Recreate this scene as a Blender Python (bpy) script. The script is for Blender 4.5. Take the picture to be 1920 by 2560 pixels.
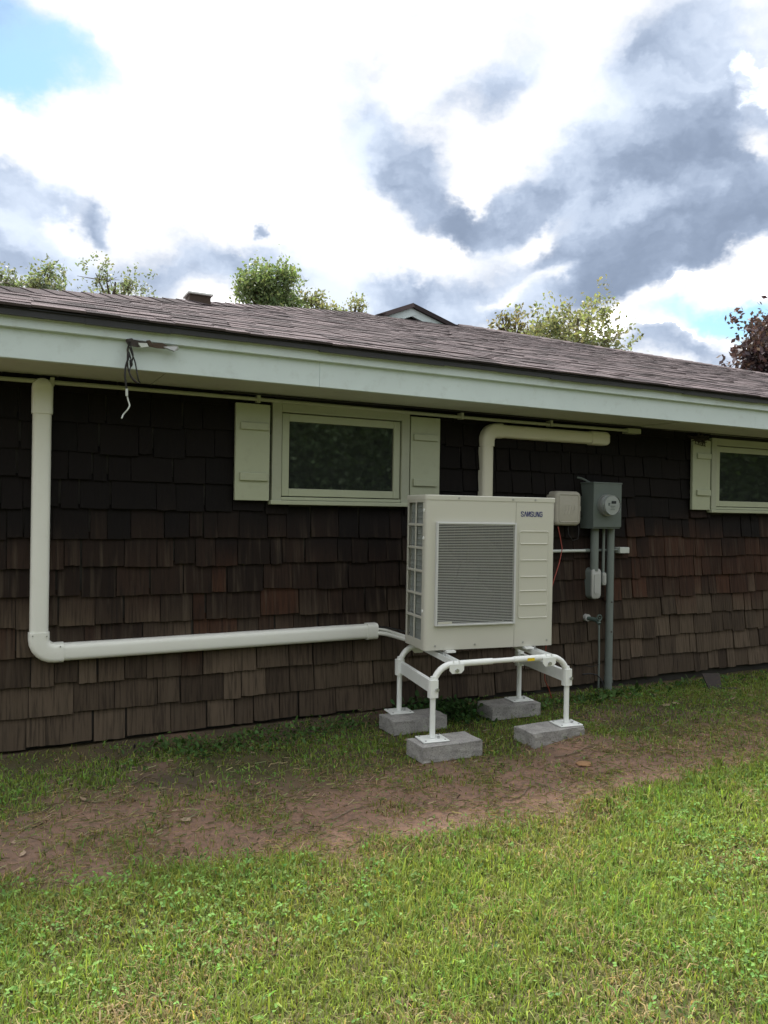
import bpy, bmesh, math, random
import numpy as np
from mathutils import Vector, Matrix

random.seed(7); np.random.seed(7)
scene = bpy.context.scene
for o in list(bpy.data.objects): bpy.data.objects.remove(o)
COL = scene.collection

# ------------------------------------------------------------------ camera
CAMH = 1.43
F, CX, CY = 1922.0, 960.0, 1280.0           # focal length and centre in photo pixels
YAW, ROLL, PITCH = math.radians(27.3), math.radians(0.86), 0.0
_fw = np.array([math.sin(YAW), math.cos(YAW), 0.0])
_rt = np.array([math.cos(YAW), -math.sin(YAW), 0.0])
_up = np.array([0, 0, 1.0])
_cr, _sr = math.cos(ROLL), math.sin(ROLL)
cam_d = bpy.data.cameras.new('camera'); cam = bpy.data.objects.new('camera', cam_d); COL.objects.link(cam)
cx_ = _rt * _cr + _up * _sr; cy_ = -_rt * _sr + _up * _cr; cz_ = -_fw
M = Matrix([[cx_[i], cy_[i], cz_[i], 0] for i in range(3)] + [[0, 0, 0, 1]])
M.translation = (0, 0, CAMH)
cam.matrix_world = M
cam_d.sensor_fit = 'HORIZONTAL'; cam_d.sensor_width = 36; cam_d.lens = 36 * F / 1920
cam_d.clip_start = 0.05; cam_d.clip_end = 3000
scene.camera = cam
scene.render.engine = 'CYCLES'; scene.cycles.max_bounces = 6; scene.cycles.diffuse_bounces = 3; scene.cycles.transmission_bounces = 4; scene.cycles.transparent_max_bounces = 4

def ray(px, py):
    u = (px - CX) / F; v = -(py - CY) / F
    return _fw + _rt * (u * _cr - v * _sr) + _up * (u * _sr + v * _cr)
def atY(px, py, Y):                 # the point of the vertical plane y = Y under a photo pixel
    d = ray(px, py); p = d * (Y / d[1]); return np.array([p[0], p[1], p[2] + CAMH])
def atG(px, py, z=0.0):             # the point at height z
    d = ray(px, py); p = d * ((z - CAMH) / d[2]); return np.array([p[0], p[1], z])
def udir(px, py):
    d = ray(px, py); return d / np.linalg.norm(d)
VS = 1920 / 1659.0

# ------------------------------------------------------------------ world, sun, exposure
SUN_EL, SUN_AZ = math.radians(58), math.radians(14)      # azimuth from +Y towards +X
world = bpy.data.worlds.new('World'); scene.world = world; world.use_nodes = True
def build_world():
    nt = world.node_tree; N = nt.nodes; L = nt.links; N.clear()
    def sock(x):
        return x
    def setin(node, i, v):
        if isinstance(v, bpy.types.NodeSocket): L.new(v, node.inputs[i])
        elif v is not None: node.inputs[i].default_value = v
    def m(op, a, b=None, c=None, clamp=False):
        n = N.new('ShaderNodeMath'); n.operation = op; n.use_clamp = clamp
        for i, v in enumerate((a, b, c)): setin(n, i, v)
        return n.outputs[0]
    def vm(op, a, b=None, c=None, out=0):
        n = N.new('ShaderNodeVectorMath'); n.operation = op
        for i, v in enumerate((a, b)): setin(n, i, v)
        if op == 'SCALE' and c is not None: setin(n, 3, c)
        return n.outputs[out]
    def noise(vec, scale, det=6, rough=.55, col=False):
        n = N.new('ShaderNodeTexNoise'); setin(n, 'Vector', vec)
        n.inputs['Scale'].default_value = scale; n.inputs['Detail'].default_value = det; n.inputs['Roughness'].default_value = rough
        return n.outputs['Color' if col else 'Fac']
    def sstep(x, a, b):
        n = N.new('ShaderNodeMapRange'); n.interpolation_type = 'SMOOTHSTEP'
        setin(n, 0, x); n.inputs[1].default_value = a; n.inputs[2].default_value = b
        return n.outputs[0]
    def mix(f, a, b):
        n = N.new('ShaderNodeMix'); n.data_type = 'RGBA'
        setin(n, 0, f)
        for i, v in ((6, a), (7, b)):
            if isinstance(v, bpy.types.NodeSocket): L.new(v, n.inputs[i])
            else: n.inputs[i].default_value = (*v, 1)
        return n.outputs[2]
    tc = N.new('ShaderNodeTexCoord'); d = tc.outputs['Generated']
    sky = N.new('ShaderNodeTexSky'); sky.sky_type = 'NISHITA'; sky.sun_disc = False
    sky.sun_elevation = SUN_EL; sky.sun_rotation = SUN_AZ; sky.altitude = 100; sky.air_density = 1; sky.dust_density = .6; sky.ozone_density = 2.0
    # ragged direction: the cloud outlines are broken up by noise
    n1 = noise(d, 5.0, 6, .6, True)
    dd = vm('ADD', d, vm('SCALE', vm('SUBTRACT', n1, (.5, .5, .5)), None, 0.16))
    n2 = noise(vm('MULTIPLY', d, (1, 1, 2.2)), 22.0, 5, .6, True)
    dd = vm('ADD', dd, vm('SCALE', vm('SUBTRACT', n2, (.5, .5, .5)), None, 0.028))
    # flat cloud deck for the noise field
    sep = N.new('ShaderNodeSeparateXYZ'); L.new(d, sep.inputs[0])
    zz = m('ADD', m('MAXIMUM', sep.outputs[2], 0.0), .12)
    deck = vm('DIVIDE', d, None); cmb = N.new('ShaderNodeCombineXYZ')
    for i in range(3): L.new(zz, cmb.inputs[i])
    L.new(cmb.outputs[0], deck.node.inputs[1])
    fb = noise(deck, 1.15, 8, .58)
    def blob(px, py, rx, ry, ang):
        px, py = px * VS, py * VS
        c = udir(px, py)
        ca, sa = math.cos(math.radians(ang)), math.sin(math.radians(ang))
        e = 4.0
        a = udir(px + e * ca, py + e * sa) - c; b = udir(px - e * sa, py + e * ca) - c
        a /= np.linalg.norm(a); b /= np.linalg.norm(b)
        sx = rx * VS / F; sy = ry * VS / F
        q = vm('SUBTRACT', dd, tuple(c))
        A = m('DIVIDE', vm('DOT_PRODUCT', q, tuple(a), out=1), sx); B = m('DIVIDE', vm('DOT_PRODUCT', q, tuple(b), out=1), sy)
        s = m('ADD', m('MULTIPLY', A, A), m('MULTIPLY', B, B))
        front = m('GREATER_THAN', vm('DOT_PRODUCT', d, tuple(c), out=1), 0.3)
        return m('MULTIPLY', m('EXPONENT', m('MULTIPLY', s, -1.0)), front)
    def total(lst):
        t = None
        for b in lst:
            w = b[5] if len(b) > 5 else 1.0
            v = m('MULTIPLY', blob(*b[:5]), w)
            t = v if t is None else m('ADD', t, v)
        return t
    dark = total([(1470, 330, 270, 150, -28), (1160, 430, 200, 62, -18), (985, 455, 110, 42, 8, .9), (850, 345, 60, 118, -35, 1.3), (1290, 545, 280, 50, -10, .8),
                  (1560, 470, 200, 110, -15, .8), (1500, 140, 150, 110, -30, .65), (30, 405, 120, 48, 15, 1.7), (20, 530, 130, 50, 12, 1.7), (480, 608, 280, 44, 2, 1.1), (865, 625, 85, 36, -20, .9),
                  (1010, 655, 200, 50, 3, .95), (1500, 765, 150, 32, 0, .9), (1050, 205, 66, 36, -20, .85), (222, 474, 32, 28, 0, .9), (552, 537, 18, 11, 0, 1), (1380, 600, 170, 40, 0, .75), (1620, 420, 120, 90, 0, .5), (1175, 500, 55, 26, -35, -1.1), (1235, 568, 70, 20, -15, -1.0), (950, 535, 75, 26, 5, -1.1), (1010, 395, 75, 30, -25, -.8), (1590, 590, 160, 34, -15, -1.1), (1645, 330, 34, 46, -30, -1.2), (1100, 622, 60, 16, -10, -.9), (1440, 690, 120, 26, -12, -.9), (130, 475, 60, 22, 15, -.9)])
    blue = total([(30, 60, 130, 95, 25, .95), (75, 160, 120, 50, 50, .5), (240, 165, 95, 60, 30, .55), (1600, 165, 120, 90, -40, .9), (1590, 690, 110, 26, -12, .8), (1640, 640, 60, 26, -10, .6)])
    glow = total([(520, 300, 640, 420, -15)])
    sund = (math.sin(SUN_AZ) * math.cos(SUN_EL), math.cos(SUN_AZ) * math.cos(SUN_EL), math.sin(SUN_EL))
    sd = m('MAXIMUM', vm('DOT_PRODUCT', d, sund, out=1), 0.0)
    halo = m('POWER', sd, 3.0)
    # thickness of cloud
    th = m('ADD', m('SUBTRACT', m('ADD', m('MULTIPLY', m('SUBTRACT', fb, .5), 1.5), m('MULTIPLY', dark, .95)), m('MULTIPLY', glow, .22)), m('MULTIPLY', m('SUBTRACT', noise(dd, 9.0, 6, .6), .5), .75))
    th = m('ADD', th, m('MULTIPLY', m('SUBTRACT', noise(vm('MULTIPLY', dd, (1, 1, 2.4)), 7.0, 6, .6), .5), .7))
    ca = sstep(th, -.34, .06); cdark = sstep(th, -.12, .85)
    cblue = m('MULTIPLY', sstep(m('ADD', m('SUBTRACT', blue, m('MULTIPLY', dark, .5)), m('MULTIPLY', m('SUBTRACT', noise(dd, 6.0, 6, .6), .5), .9)), .10, 1.0), 1.0)
    lw = m('ADD', WHITE, m('MULTIPLY', halo, HALO))                     # brightness of lit cloud
    fold = noise(vm('ADD', vm('MULTIPLY', dd, (1, 1, 1.8)), (3.1, 0, 0)), 6.5, 4, .52)
    thick2 = sstep(m('ADD', m('MULTIPLY', th, .28), m('MULTIPLY', m('SUBTRACT', fold, .5), 2.6)), -.45, .75)
    lg = m('MULTIPLY', DK, m('SUBTRACT', 2.05, m('MULTIPLY', thick2, 1.25)))   # brightness of thick cloud
    tint = mix(thick2, (.90, 1.0, 1.15), (.76, .95, 1.30))
    skyc = vm('MULTIPLY', vm('SCALE', sky.outputs[0], None, SKYK), (.95, 1.12, 1.02))
    # clouds absorb light, so brightness falls off exponentially with their thickness
    rim = 5.6
    k2 = m('MULTIPLY', m('MULTIPLY', lw, m('POWER', m('DIVIDE', rim, lw), ca)), m('POWER', m('DIVIDE', lg, rim), cdark))
    cloud = vm('SCALE', mix(cdark, (1, 1, 1.01), tint), None, k2)
    wk = vm('SCALE', (1, 1, 1.01), None, m('MULTIPLY', lw, m('POWER', m('DIVIDE', rim, lw), sstep(cblue, 0.0, .35))))
    c1 = mix(sstep(cblue, .1, 1.0), wk, skyc)
    c2 = mix(sstep(cblue, .0, .05), cloud, mix(cdark, c1, vm('SCALE', tint, None, lg)))
    bg = N.new('ShaderNodeBackground'); L.new(c2, bg.inputs[0]); bg.inputs[1].default_value = 0.1
    out = N.new('ShaderNodeOutputWorld'); L.new(bg.outputs[0], out.inputs[0])
WHITE, HALO, DK, SKYK = 5.4, 100.0, 2.4, .95
build_world()
sun_d = bpy.data.lights.new('sun', 'SUN'); sun_d.energy = 5.0; sun_d.angle = math.radians(14); sun_d.color = (1, .97, .92)
sun = bpy.data.objects.new('sun', sun_d); COL.objects.link(sun)
sun.rotation_euler = Vector((math.sin(SUN_AZ) * math.cos(SUN_EL), math.cos(SUN_AZ) * math.cos(SUN_EL), math.sin(SUN_EL))).to_track_quat('Z', 'Y').to_euler()
sun.location = (4, 12, 12)
vs = scene.view_settings; vs.view_transform = 'Standard'; vs.look = 'None'; vs.gamma = 1; vs.exposure = 1.0; vs.use_curve_mapping = False

# ------------------------------------------------------------------ helpers
class MB:
    def __init__(s): s.v = []; s.f = []
    def add(s, vs, fs):
        o = len(s.v); s.v += [tuple(map(float, v)) for v in vs]; s.f += [tuple(i + o for i in f) for f in fs]; return s
    def box(s, x0, x1, y0, y1, z0, z1):
        return s.add([(x, y, z) for z in (z0, z1) for y in (y0, y1) for x in (x0, x1)],
                     [(0, 2, 3, 1), (4, 5, 7, 6), (0, 1, 5, 4), (2, 6, 7, 3), (0, 4, 6, 2), (1, 3, 7, 5)])
    def obox(s, c, ax, ay, az):      # oriented box: centre and three half vectors
        c, ax, ay, az = map(np.array, (c, ax, ay, az))
        return s.add([c + i * ax + j * ay + k * az for k in (-1, 1) for j in (-1, 1) for i in (-1, 1)],
                     [(0, 2, 3, 1), (4, 5, 7, 6), (0, 1, 5, 4), (2, 6, 7, 3), (0, 4, 6, 2), (1, 3, 7, 5)])
    def tube(s, pts, r, n=8, caps=True):
        pts = [np.array(p, float) for p in pts]; m_ = len(pts)
        rs = r if hasattr(r, '__len__') else [r] * m_
        ref = None; rings = []
        for i in range(m_):
            t = pts[min(i + 1, m_ - 1)] - pts[max(i - 1, 0)]; t /= (np.linalg.norm(t) + 1e-12)
            if ref is None:
                ref = np.array([0, 0, 1.]) if abs(t[2]) < .9 else np.array([1., 0, 0])
            a = ref - t * ref.dot(t); a /= np.linalg.norm(a) + 1e-12; b = np.cross(t, a); ref = a
            rings.append([pts[i] + rs[i] * (a * math.cos(2 * math.pi * k / n) + b * math.sin(2 * math.pi * k / n)) for k in range(n)])
        fs = [(i * n + k, i * n + (k + 1) % n, (i + 1) * n + (k + 1) % n, (i + 1) * n + k) for i in range(m_ - 1) for k in range(n)]
        if caps: fs += [tuple(range(n))[::-1], tuple((m_ - 1) * n + k for k in range(n))]
        return s.add([p for R in rings for p in R], fs)
    def loft(s, rings, caps=True):   # closed rings of equal length
        n = len(rings[0]); m_ = len(rings)
        fs = [(i * n + k, i * n + (k + 1) % n, (i + 1) * n + (k + 1) % n, (i + 1) * n + k) for i in range(m_ - 1) for k in range(n)]
        if caps: fs += [tuple(range(n))[::-1], tuple((m_ - 1) * n + k for k in range(n))]
        return s.add([p for R in rings for p in R], fs)
    def mesh(s, name, smooth=None):
        me = bpy.data.meshes.new(name); me.from_pydata(s.v, [], s.f)
        bm = bmesh.new(); bm.from_mesh(me); bmesh.ops.recalc_face_normals(bm, faces=bm.faces); bm.to_mesh(me); bm.free()
        if smooth:
            me.polygons.foreach_set('use_smooth', [True] * len(me.polygons))
            try: me.set_sharp_from_angle(angle=math.radians(smooth))
            except Exception: pass
        return me
    def build(s, name, mat, parent=None, smooth=None, bevel=0, seg=2):
        o = bpy.data.objects.new(name, s.mesh(name, smooth)); COL.objects.link(o)
        if mat: o.data.materials.append(mat)
        if parent: o.parent = parent
        if bevel:
            b = o.modifiers.new('bevel', 'BEVEL'); b.width = bevel; b.segments = seg; b.limit_method = 'ANGLE'; b.angle_limit = math.radians(40)
        return o
def tag(o, label, cat, group=None):
    o['label'] = label; o['category'] = cat
    if group: o['group'] = group
    return o
def thing(name, label, cat, loc=(0, 0, 0), rz=0, group=None):
    o = bpy.data.objects.new(name, None); COL.objects.link(o); o.location = loc; o.rotation_euler = (0, 0, rz); o.empty_display_size = .1
    return tag(o, label, cat, group)
def arc(c, r, a0, a1, n, u, v):
    c, u, v = map(np.array, (c, u, v))
    return [c + r * (u * math.cos(math.radians(a0 + (a1 - a0) * i / n)) + v * math.sin(math.radians(a0 + (a1 - a0) * i / n))) for i in range(n + 1)]
def rrect(w, h, r, n=4):             # rounded rectangle centred at 0
    pts = []
    for cx, cy, a in ((w / 2 - r, h / 2 - r, 0), (-w / 2 + r, h / 2 - r, 90), (-w / 2 + r, -h / 2 + r, 180), (w / 2 - r, -h / 2 + r, 270)):
        for i in range(n + 1):
            t = math.radians(a + 90 * i / n); pts.append((cx + r * math.cos(t), cy + r * math.sin(t)))
    return pts

# ------------------------------------------------------------------ materials
class NT:
    def __init__(s, name):
        s.mat = bpy.data.materials.new(name); s.mat.use_nodes = True
        s.t = s.mat.node_tree; s.b = s.t.nodes['Principled BSDF']
    def n(s, typ, **kw):
        x = s.t.nodes.new(typ)
        for k, v in kw.items(): setattr(x, k, v)
        return x
    def set(s, sock, v):
        if isinstance(v, bpy.types.NodeSocket): s.t.links.new(v, sock)
        else: sock.default_value = v
    def math(s, op, a, b=0.0, clamp=False):
        x = s.n('ShaderNodeMath', operation=op, use_clamp=clamp); s.set(x.inputs[0], a); s.set(x.inputs[1], b); return x.outputs[0]
    def mix(s, f, a, b, bt='MIX'):
        x = s.n('ShaderNodeMix', data_type='RGBA', blend_type=bt); s.set(x.inputs[0], f)
        for i, v in ((6, a), (7, b)): s.set(x.inputs[i], v if isinstance(v, bpy.types.NodeSocket) else (*v[:3], 1))
        return x.outputs[2]
    def noise(s, vec, scale, det=4, rough=.55, out='Fac'):
        x = s.n('ShaderNodeTexNoise'); 
        if vec is not None: s.set(x.inputs['Vector'], vec)
        x.inputs['Scale'].default_value = scale; x.inputs['Detail'].default_value = det; x.inputs['Roughness'].default_value = rough
        return x.outputs[out]
    def ramp(s, f, a, b):
        x = s.n('ShaderNodeMapRange', interpolation_type='SMOOTHSTEP'); s.set(x.inputs[0], f); x.inputs[1].default_value = a; x.inputs[2].default_value = b; return x.outputs[0]
    def pos(s): return s.n('ShaderNodeNewGeometry').outputs['Position']
    def mul(s, vec, k):
        x = s.n('ShaderNodeVectorMath', operation='MULTIPLY'); s.set(x.inputs[0], vec); s.set(x.inputs[1], k); return x.outputs[0]
    def vadd(s, a, b):
        x = s.n('ShaderNodeVectorMath', operation='ADD'); s.set(x.inputs[0], a); s.set(x.inputs[1], b); return x.outputs[0]
    def bump(s, h, strength=.3, dist=.01):
        x = s.n('ShaderNodeBump'); x.inputs['Strength'].default_value = strength; x.inputs['Distance'].default_value = dist
        s.set(x.inputs['Height'], h); s.set(s.b.inputs['Normal'], x.outputs[0])
    def base(s, c, rough=.6, spec=.5, metal=0):
        s.set(s.b.inputs['Base Color'], c if isinstance(c, bpy.types.NodeSocket) else (*c, 1))
        s.set(s.b.inputs['Roughness'], rough); s.b.inputs['Specular IOR Level'].default_value = spec; s.b.inputs['Metallic'].default_value = metal
        return s.mat
def paint(name, c, rough=.5, var=.12, scale=9, dirt=None, dirtk=.0, metal=0, bump=.05, bs=60):
    s = NT(name); p = s.pos()
    f = s.noise(p, scale, 5)
    col = s.mix(f, tuple(x * (1 - var) for x in c), tuple(min(1, x * (1 + var)) for x in c))
    if dirt: col = s.mix(s.math('MULTIPLY', s.ramp(s.noise(p, scale * 2.3, 6, .65), .5, .75), dirtk), col, dirt)
    s.bump(s.noise(p, bs, 3), bump, .004)
    return s.base(col, rough, .4, metal)

def m_shingle():
    s = NT('cedar_shingle'); p = s.pos()
    oi = s.n('ShaderNodeObjectInfo').outputs['Random']; isl = s.n('ShaderNodeNewGeometry').outputs['Random Per Island']
    r = s.math('FRACT', s.math('ADD', s.math('MULTIPLY', oi, 7.31), isl)); r2 = s.math('FRACT', s.math('MULTIPLY', r, 17.3)); r3 = s.math('FRACT', s.math('MULTIPLY', r, 41.7))
    off = s.n('ShaderNodeCombineXYZ'); s.set(off.inputs[0], s.math('MULTIPLY', r, 37.0)); s.set(off.inputs[2], s.math('MULTIPLY', r2, 13.0))
    q = s.vadd(p, off.outputs[0])
    gr = s.noise(s.mul(q, (75, 30, 2.2)), 1.0, 4, .6); gr2 = s.noise(s.mul(q, (28, 10, 1.6)), 1.0, 3, .5)
    sx = s.n('ShaderNodeSeparateXYZ'); s.set(sx.inputs[0], p)
    # colour by height: near-black upper courses, red-brown half way, bare grey wood lowest
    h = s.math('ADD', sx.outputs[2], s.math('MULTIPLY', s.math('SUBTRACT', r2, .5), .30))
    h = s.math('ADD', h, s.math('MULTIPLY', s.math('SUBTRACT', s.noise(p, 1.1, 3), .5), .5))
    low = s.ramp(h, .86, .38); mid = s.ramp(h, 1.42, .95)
    near_black = s.mix(r3, (.0036, .0027, .0030), (.0062, .0042, .0041))
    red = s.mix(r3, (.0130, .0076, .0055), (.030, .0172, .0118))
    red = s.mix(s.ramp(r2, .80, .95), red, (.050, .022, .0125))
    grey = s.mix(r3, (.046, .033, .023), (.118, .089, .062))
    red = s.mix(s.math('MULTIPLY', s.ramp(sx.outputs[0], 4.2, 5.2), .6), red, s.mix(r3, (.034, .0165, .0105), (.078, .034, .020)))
    c = s.mix(mid, near_black, red); c = s.mix(low, c, grey)
    c = s.mix(s.math('MULTIPLY', s.ramp(gr, .42, .70), .6), c, (.006, .0045, .004))
    c = s.mix(s.math('MULTIPLY', s.math('MULTIPLY', s.ramp(gr2, .5, .78), mid), .55), c, (.085, .066, .047))
    s.bump(s.math('ADD', gr, s.math('MULTIPLY', gr2, .6)), .7, .004)
    return s.base(c, .85, .25)
def m_roof():
    s = NT('asphalt_shingle'); p = s.pos()
    oi = s.n('ShaderNodeObjectInfo').outputs['Random']; isl = s.n('ShaderNodeNewGeometry').outputs['Random Per Island']
    r = s.math('FRACT', s.math('ADD', s.math('MULTIPLY', oi, 7.31), isl)); r2 = s.math('FRACT', s.math('MULTIPLY', r, 23.3))
    c = s.mix(r, (.052, .043, .048), (.150, .122, .128)); c = s.mix(s.ramp(r2, .72, .9), c, (.028, .024, .027))
    g = s.noise(p, 260, 2, .7); c = s.mix(s.ramp(g, .35, .7), s.mix(.45, c, (.02, .02, .02)), c)
    c = s.mix(s.math('MULTIPLY', s.noise(p, 1.4, 3), .35), c, (.125, .105, .100))
    s.bump(g, .5, .003); return s.base(c, 1.0, .06)
def m_vcol(name, rough=.6, trans=.35, spec=.3):
    s = NT(name); a = s.n('ShaderNodeAttribute', attribute_name='col')
    s.base(a.outputs['Color'], rough, spec)
    if trans:
        tr = s.n('ShaderNodeBsdfTranslucent'); s.set(tr.inputs[0], s.mix(1.0, a.outputs['Color'], (1.35, 1.35, .8), 'MULTIPLY'))
        mx = s.n('ShaderNodeMixShader'); mx.inputs[0].default_value = trans
        out = s.t.nodes['Material Output']; s.t.links.new(s.b.outputs[0], mx.inputs[1]); s.t.links.new(tr.outputs[0], mx.inputs[2]); s.t.links.new(mx.outputs[0], out.inputs[0])
    return s.mat
def m_ground():
    s = NT('soil_and_turf'); p = s.pos(); a = s.n('ShaderNodeAttribute', attribute_name='soil').outputs['Fac']
    n1 = s.noise(p, 3.0, 6, .6); n2 = s.noise(p, 38, 6, .65); n3 = s.noise(p, 160, 3, .6)
    soil = s.mix(s.ramp(n1, .3, .7), (.180, .112, .080), (.255, .155, .108))
    soil = s.mix(s.ramp(n2, .42, .66), soil, (.135, .092, .070)); soil = s.mix(s.math('MULTIPLY', s.ramp(n3, .5, .75), .5), soil, (.32, .24, .185))
    th = s.mix(s.ramp(n2, .35, .65), (.040, .034, .017), (.085, .078, .032)); th = s.mix(s.ramp(n3, .45, .7), th, (.055, .075, .018))
    humusk = s.n('ShaderNodeAttribute', attribute_name='humus').outputs['Fac']
    soil = s.mix(s.math('MULTIPLY', humusk, s.ramp(n1, .2, .6)), soil, (.075, .060, .043))  # dark humus soil mixed in towards the wall and on the left
    c = s.mix(a, th, soil)
    s.bump(s.math('ADD', n2, s.math('MULTIPLY', n3, .5)), .6, .010)
    return s.base(c, .95, .15)
def m_concrete():
    s = NT('concrete'); p = s.pos(); n1 = s.noise(p, 14, 6, .65); n2 = s.noise(p, 120, 4, .7); n3 = s.noise(p, 300, 2)
    c = s.mix(s.ramp(n1, .3, .7), (.29, .285, .275), (.46, .45, .43)); c = s.mix(s.ramp(n2, .52, .7), c, (.11, .105, .10)); c = s.mix(s.ramp(n3, .6, .8), c, (.42, .41, .39))
    s.bump(s.math('ADD', n2, n3), .8, .006); return s.base(c, .95, .2)
def m_pane():
    s = NT('window_glass'); p = s.pos()
    n = s.noise(p, 5, 5, .6); st = s.noise(s.mul(p, (60, 1, 14)), 1.0, 4, .6)
    c = s.mix(s.math('MULTIPLY', n, st), (.010, .012, .012), (.045, .05, .048))
    s.base(c, .03, .5); s.b.inputs['IOR'].default_value = 1.9; s.bump(s.noise(p, 1.6, 2), .06, .02); return s.mat

MAT = dict(
    shingle=m_shingle(), roof=m_roof(), concrete=m_concrete(), ground=m_ground(), pane=m_pane(),
    fascia=paint('painted_fascia', (.62, .72, .735), .55, .06, 5, (.42, .48, .47), .35, bump=.12, bs=25),
    soffit=paint('painted_soffit', (.50, .52, .45), .7, .08, 6, (.34, .34, .29), .4),
    cream=paint('cream_trim_paint', (.40, .435, .315), .5, .05, 7, (.30, .31, .22), .3, bump=.1, bs=30),
    creamd=paint('cream_casing_paint', (.36, .385, .295), .5, .06, 7, (.26, .27, .20), .35),
    duct=paint('white_pvc', (.80, .82, .77), .38, .02, 5, (.66, .66, .58), .2, bump=.02),
    duct_shaded=paint('shade_tinted_pvc', (.66, .65, .54), .4, .03, 5),  # same white PVC as duct, with eave shade and tint mixed into the colour
    case=paint('warm_grey_sheet_metal', (.54, .54, .475), .42, .02, 5, bump=.02),
    grille=paint('light_grille_plastic', (.55, .565, .56), .4, .02, 5),
    stand=paint('white_powder_coat', (.80, .83, .81), .35, .03, 8, (.55, .56, .53), .2),
    dark=paint('dark_interior', (.010, .012, .020), .8, .2, 20),
    coil=paint('condenser_coil', (.34, .37, .355), .5, .2, 30),
    drip=paint('dark_drip_edge_metal', (.030, .032, .036), .5, .25, 8),
    black=paint('black_rubber', (.014, .014, .015), .55, .2, 20),
    navy=paint('navy_print', (.012, .022, .15), .45, .05, 20),
    steel=paint('galvanised_steel', (.42, .43, .43), .4, .15, 30, metal=.7),
    grey_metal=paint('grey_enamel', (.115, .142, .132), .5, .06, 12, (.10, .12, .115), .35),
    conduit=paint('grey_pvc_conduit', (.165, .195, .182), .55, .08, 10, (.12, .14, .13), .4),
    conduitl=paint('pale_pvc_conduit', (.52, .56, .53), .5, .06, 10),
    beige=paint('beige_plastic', (.40, .385, .33), .6, .05, 10, (.28, .27, .22), .3),
    lb=paint('cast_fitting', (.40, .415, .40), .5, .06, 20),
    meterface=paint('meter_dial', (.40, .42, .41), .4, .05, 40),
    yellow=paint('yellow_sticker', (.75, .55, .02), .5, .05, 20),
    orange=paint('red_orange_cable', (.26, .045, .028), .5, .05, 20),
    brass=paint('verdigris_brass', (.075, .11, .095), .45, .3, 60, (.22, .30, .28), .4),
    rust=paint('dark_rusty_steel', (.045, .038, .036), .75, .3, 25, (.12, .07, .045), .5),
    found=paint('foundation_concrete', (.05, .047, .042), .95, .3, 12),
    bark=paint('tree_bark', (.075, .055, .042), .9, .3, 9),
    twig=paint('dry_twig', (.16, .125, .085), .9, .3, 30),
    leafdry=paint('dry_leaf', (.27, .20, .135), .8, .25, 30),
    leaf=m_vcol('tree_leaf', .55, .4), grass=m_vcol('grass_blade', .6, .4, .2), weed=m_vcol('weed_leaf', .6, .35, .15),
)
gl = NT('meter_glass'); gl.base((.95, 1, 1), .03, .5); gl.b.inputs['Transmission Weight'].default_value = 1.0; gl.b.inputs['IOR'].default_value = 1.2; MAT['glass'] = gl.mat

# ------------------------------------------------------------------ noise in numpy
def vnoise(x, y, seed=0):
    xi = np.floor(x).astype(np.int64); yi = np.floor(y).astype(np.int64); fx = x - xi; fy = y - yi
    fx = fx * fx * (3 - 2 * fx); fy = fy * fy * (3 - 2 * fy)
    def h(a, b):
        n = (a * 374761393 + b * 668265263 + seed * 974711) & 0x7fffffff
        n = ((n ^ (n >> 13)) * 1274126177) & 0x7fffffff
        return ((n ^ (n >> 16)) & 0xffff) / 65535.0
    return (h(xi, yi) * (1 - fx) + h(xi + 1, yi) * fx) * (1 - fy) + (h(xi, yi + 1) * (1 - fx) + h(xi + 1, yi + 1) * fx) * fy
def fbm(x, y, seed=0, o=4):
    a = .5; t = 0; s = 0
    for i in range(o): t = t + a * vnoise(x, y, seed + i * 17); s += a; x = x * 2.03 + 11.3; y = y * 2.03 + 5.7; a *= .5
    return t / s
WALL = 4.95
def gz(x, y):
    x = np.asarray(x, float); y = np.asarray(y, float)
    z = (fbm(x * 2.1, y * 2.1, 3) - .5) * .05 + (fbm(x * 9, y * 9, 8, 3) - .5) * .022 - .006
    z = z * np.exp(-np.maximum(0, np.hypot(x - 2, y - 3) - 9) / 8)
    k = 1 / (1 + np.exp(-(y - 4.55) * 9)); z = z * (1 - .6 * k) - k * (.006 + .05 * np.clip((x - 2.6) / 2.6, 0, 1))
    z = z + .04 * np.exp(-((x - 3.35) ** 2 + (y - 3.68) ** 2) / .10)
    z = z + .012 * np.exp(-((x - 2.4) ** 2 + (y - 4.25) ** 2) / .05)
    z = z + .024 * np.exp(-((x - 2.4) ** 2 / .09 + (y - 3.72) ** 2 / .03))
    return z
_le = np.array([(-6, 3.5), (-.5, 3.36), (.06, 3.28), (.22, 3.20), (.56, 3.17), (1.1, 3.06), (1.56, 2.98), (1.94, 2.93), (2.41, 2.88), (2.91, 2.98), (3.34, 3.02), (3.98, 3.1), (5, 3.25), (7, 3.4), (12, 3.5)])
_ue = np.array([(-6, 3.7), (-.5, 3.7), (.07, 3.75), (.19, 3.9), (.31, 4.2), (.6, 4.1), (1.0, 3.82), (1.35, 3.77), (1.76, 3.74), (2.17, 3.68), (2.8, 3.6), (3.56, 3.66), (4.93, 3.62), (7, 3.72), (12, 3.8)])
def zones(x, y):
    """soil amount 0..1, strip 0..1 (towards the wall)"""
    w = (fbm(x * 3.2, y * 3.2, 21) - .5) * .42 + (fbm(x * 11, y * 11, 31, 3) - .5) * .26
    lo = np.interp(x, _le[:, 0], _le[:, 1]) - .07 + w * .8; up = np.interp(x, _ue[:, 0], _ue[:, 1]) + .05 + w
    a = 1 / (1 + np.exp(-(y - lo) * 20)); b = 1 / (1 + np.exp(-(up - y) * 16))
    soil = a * b; strip = 1 / (1 + np.exp(-(y - up) * 14))
    return soil, strip

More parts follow.
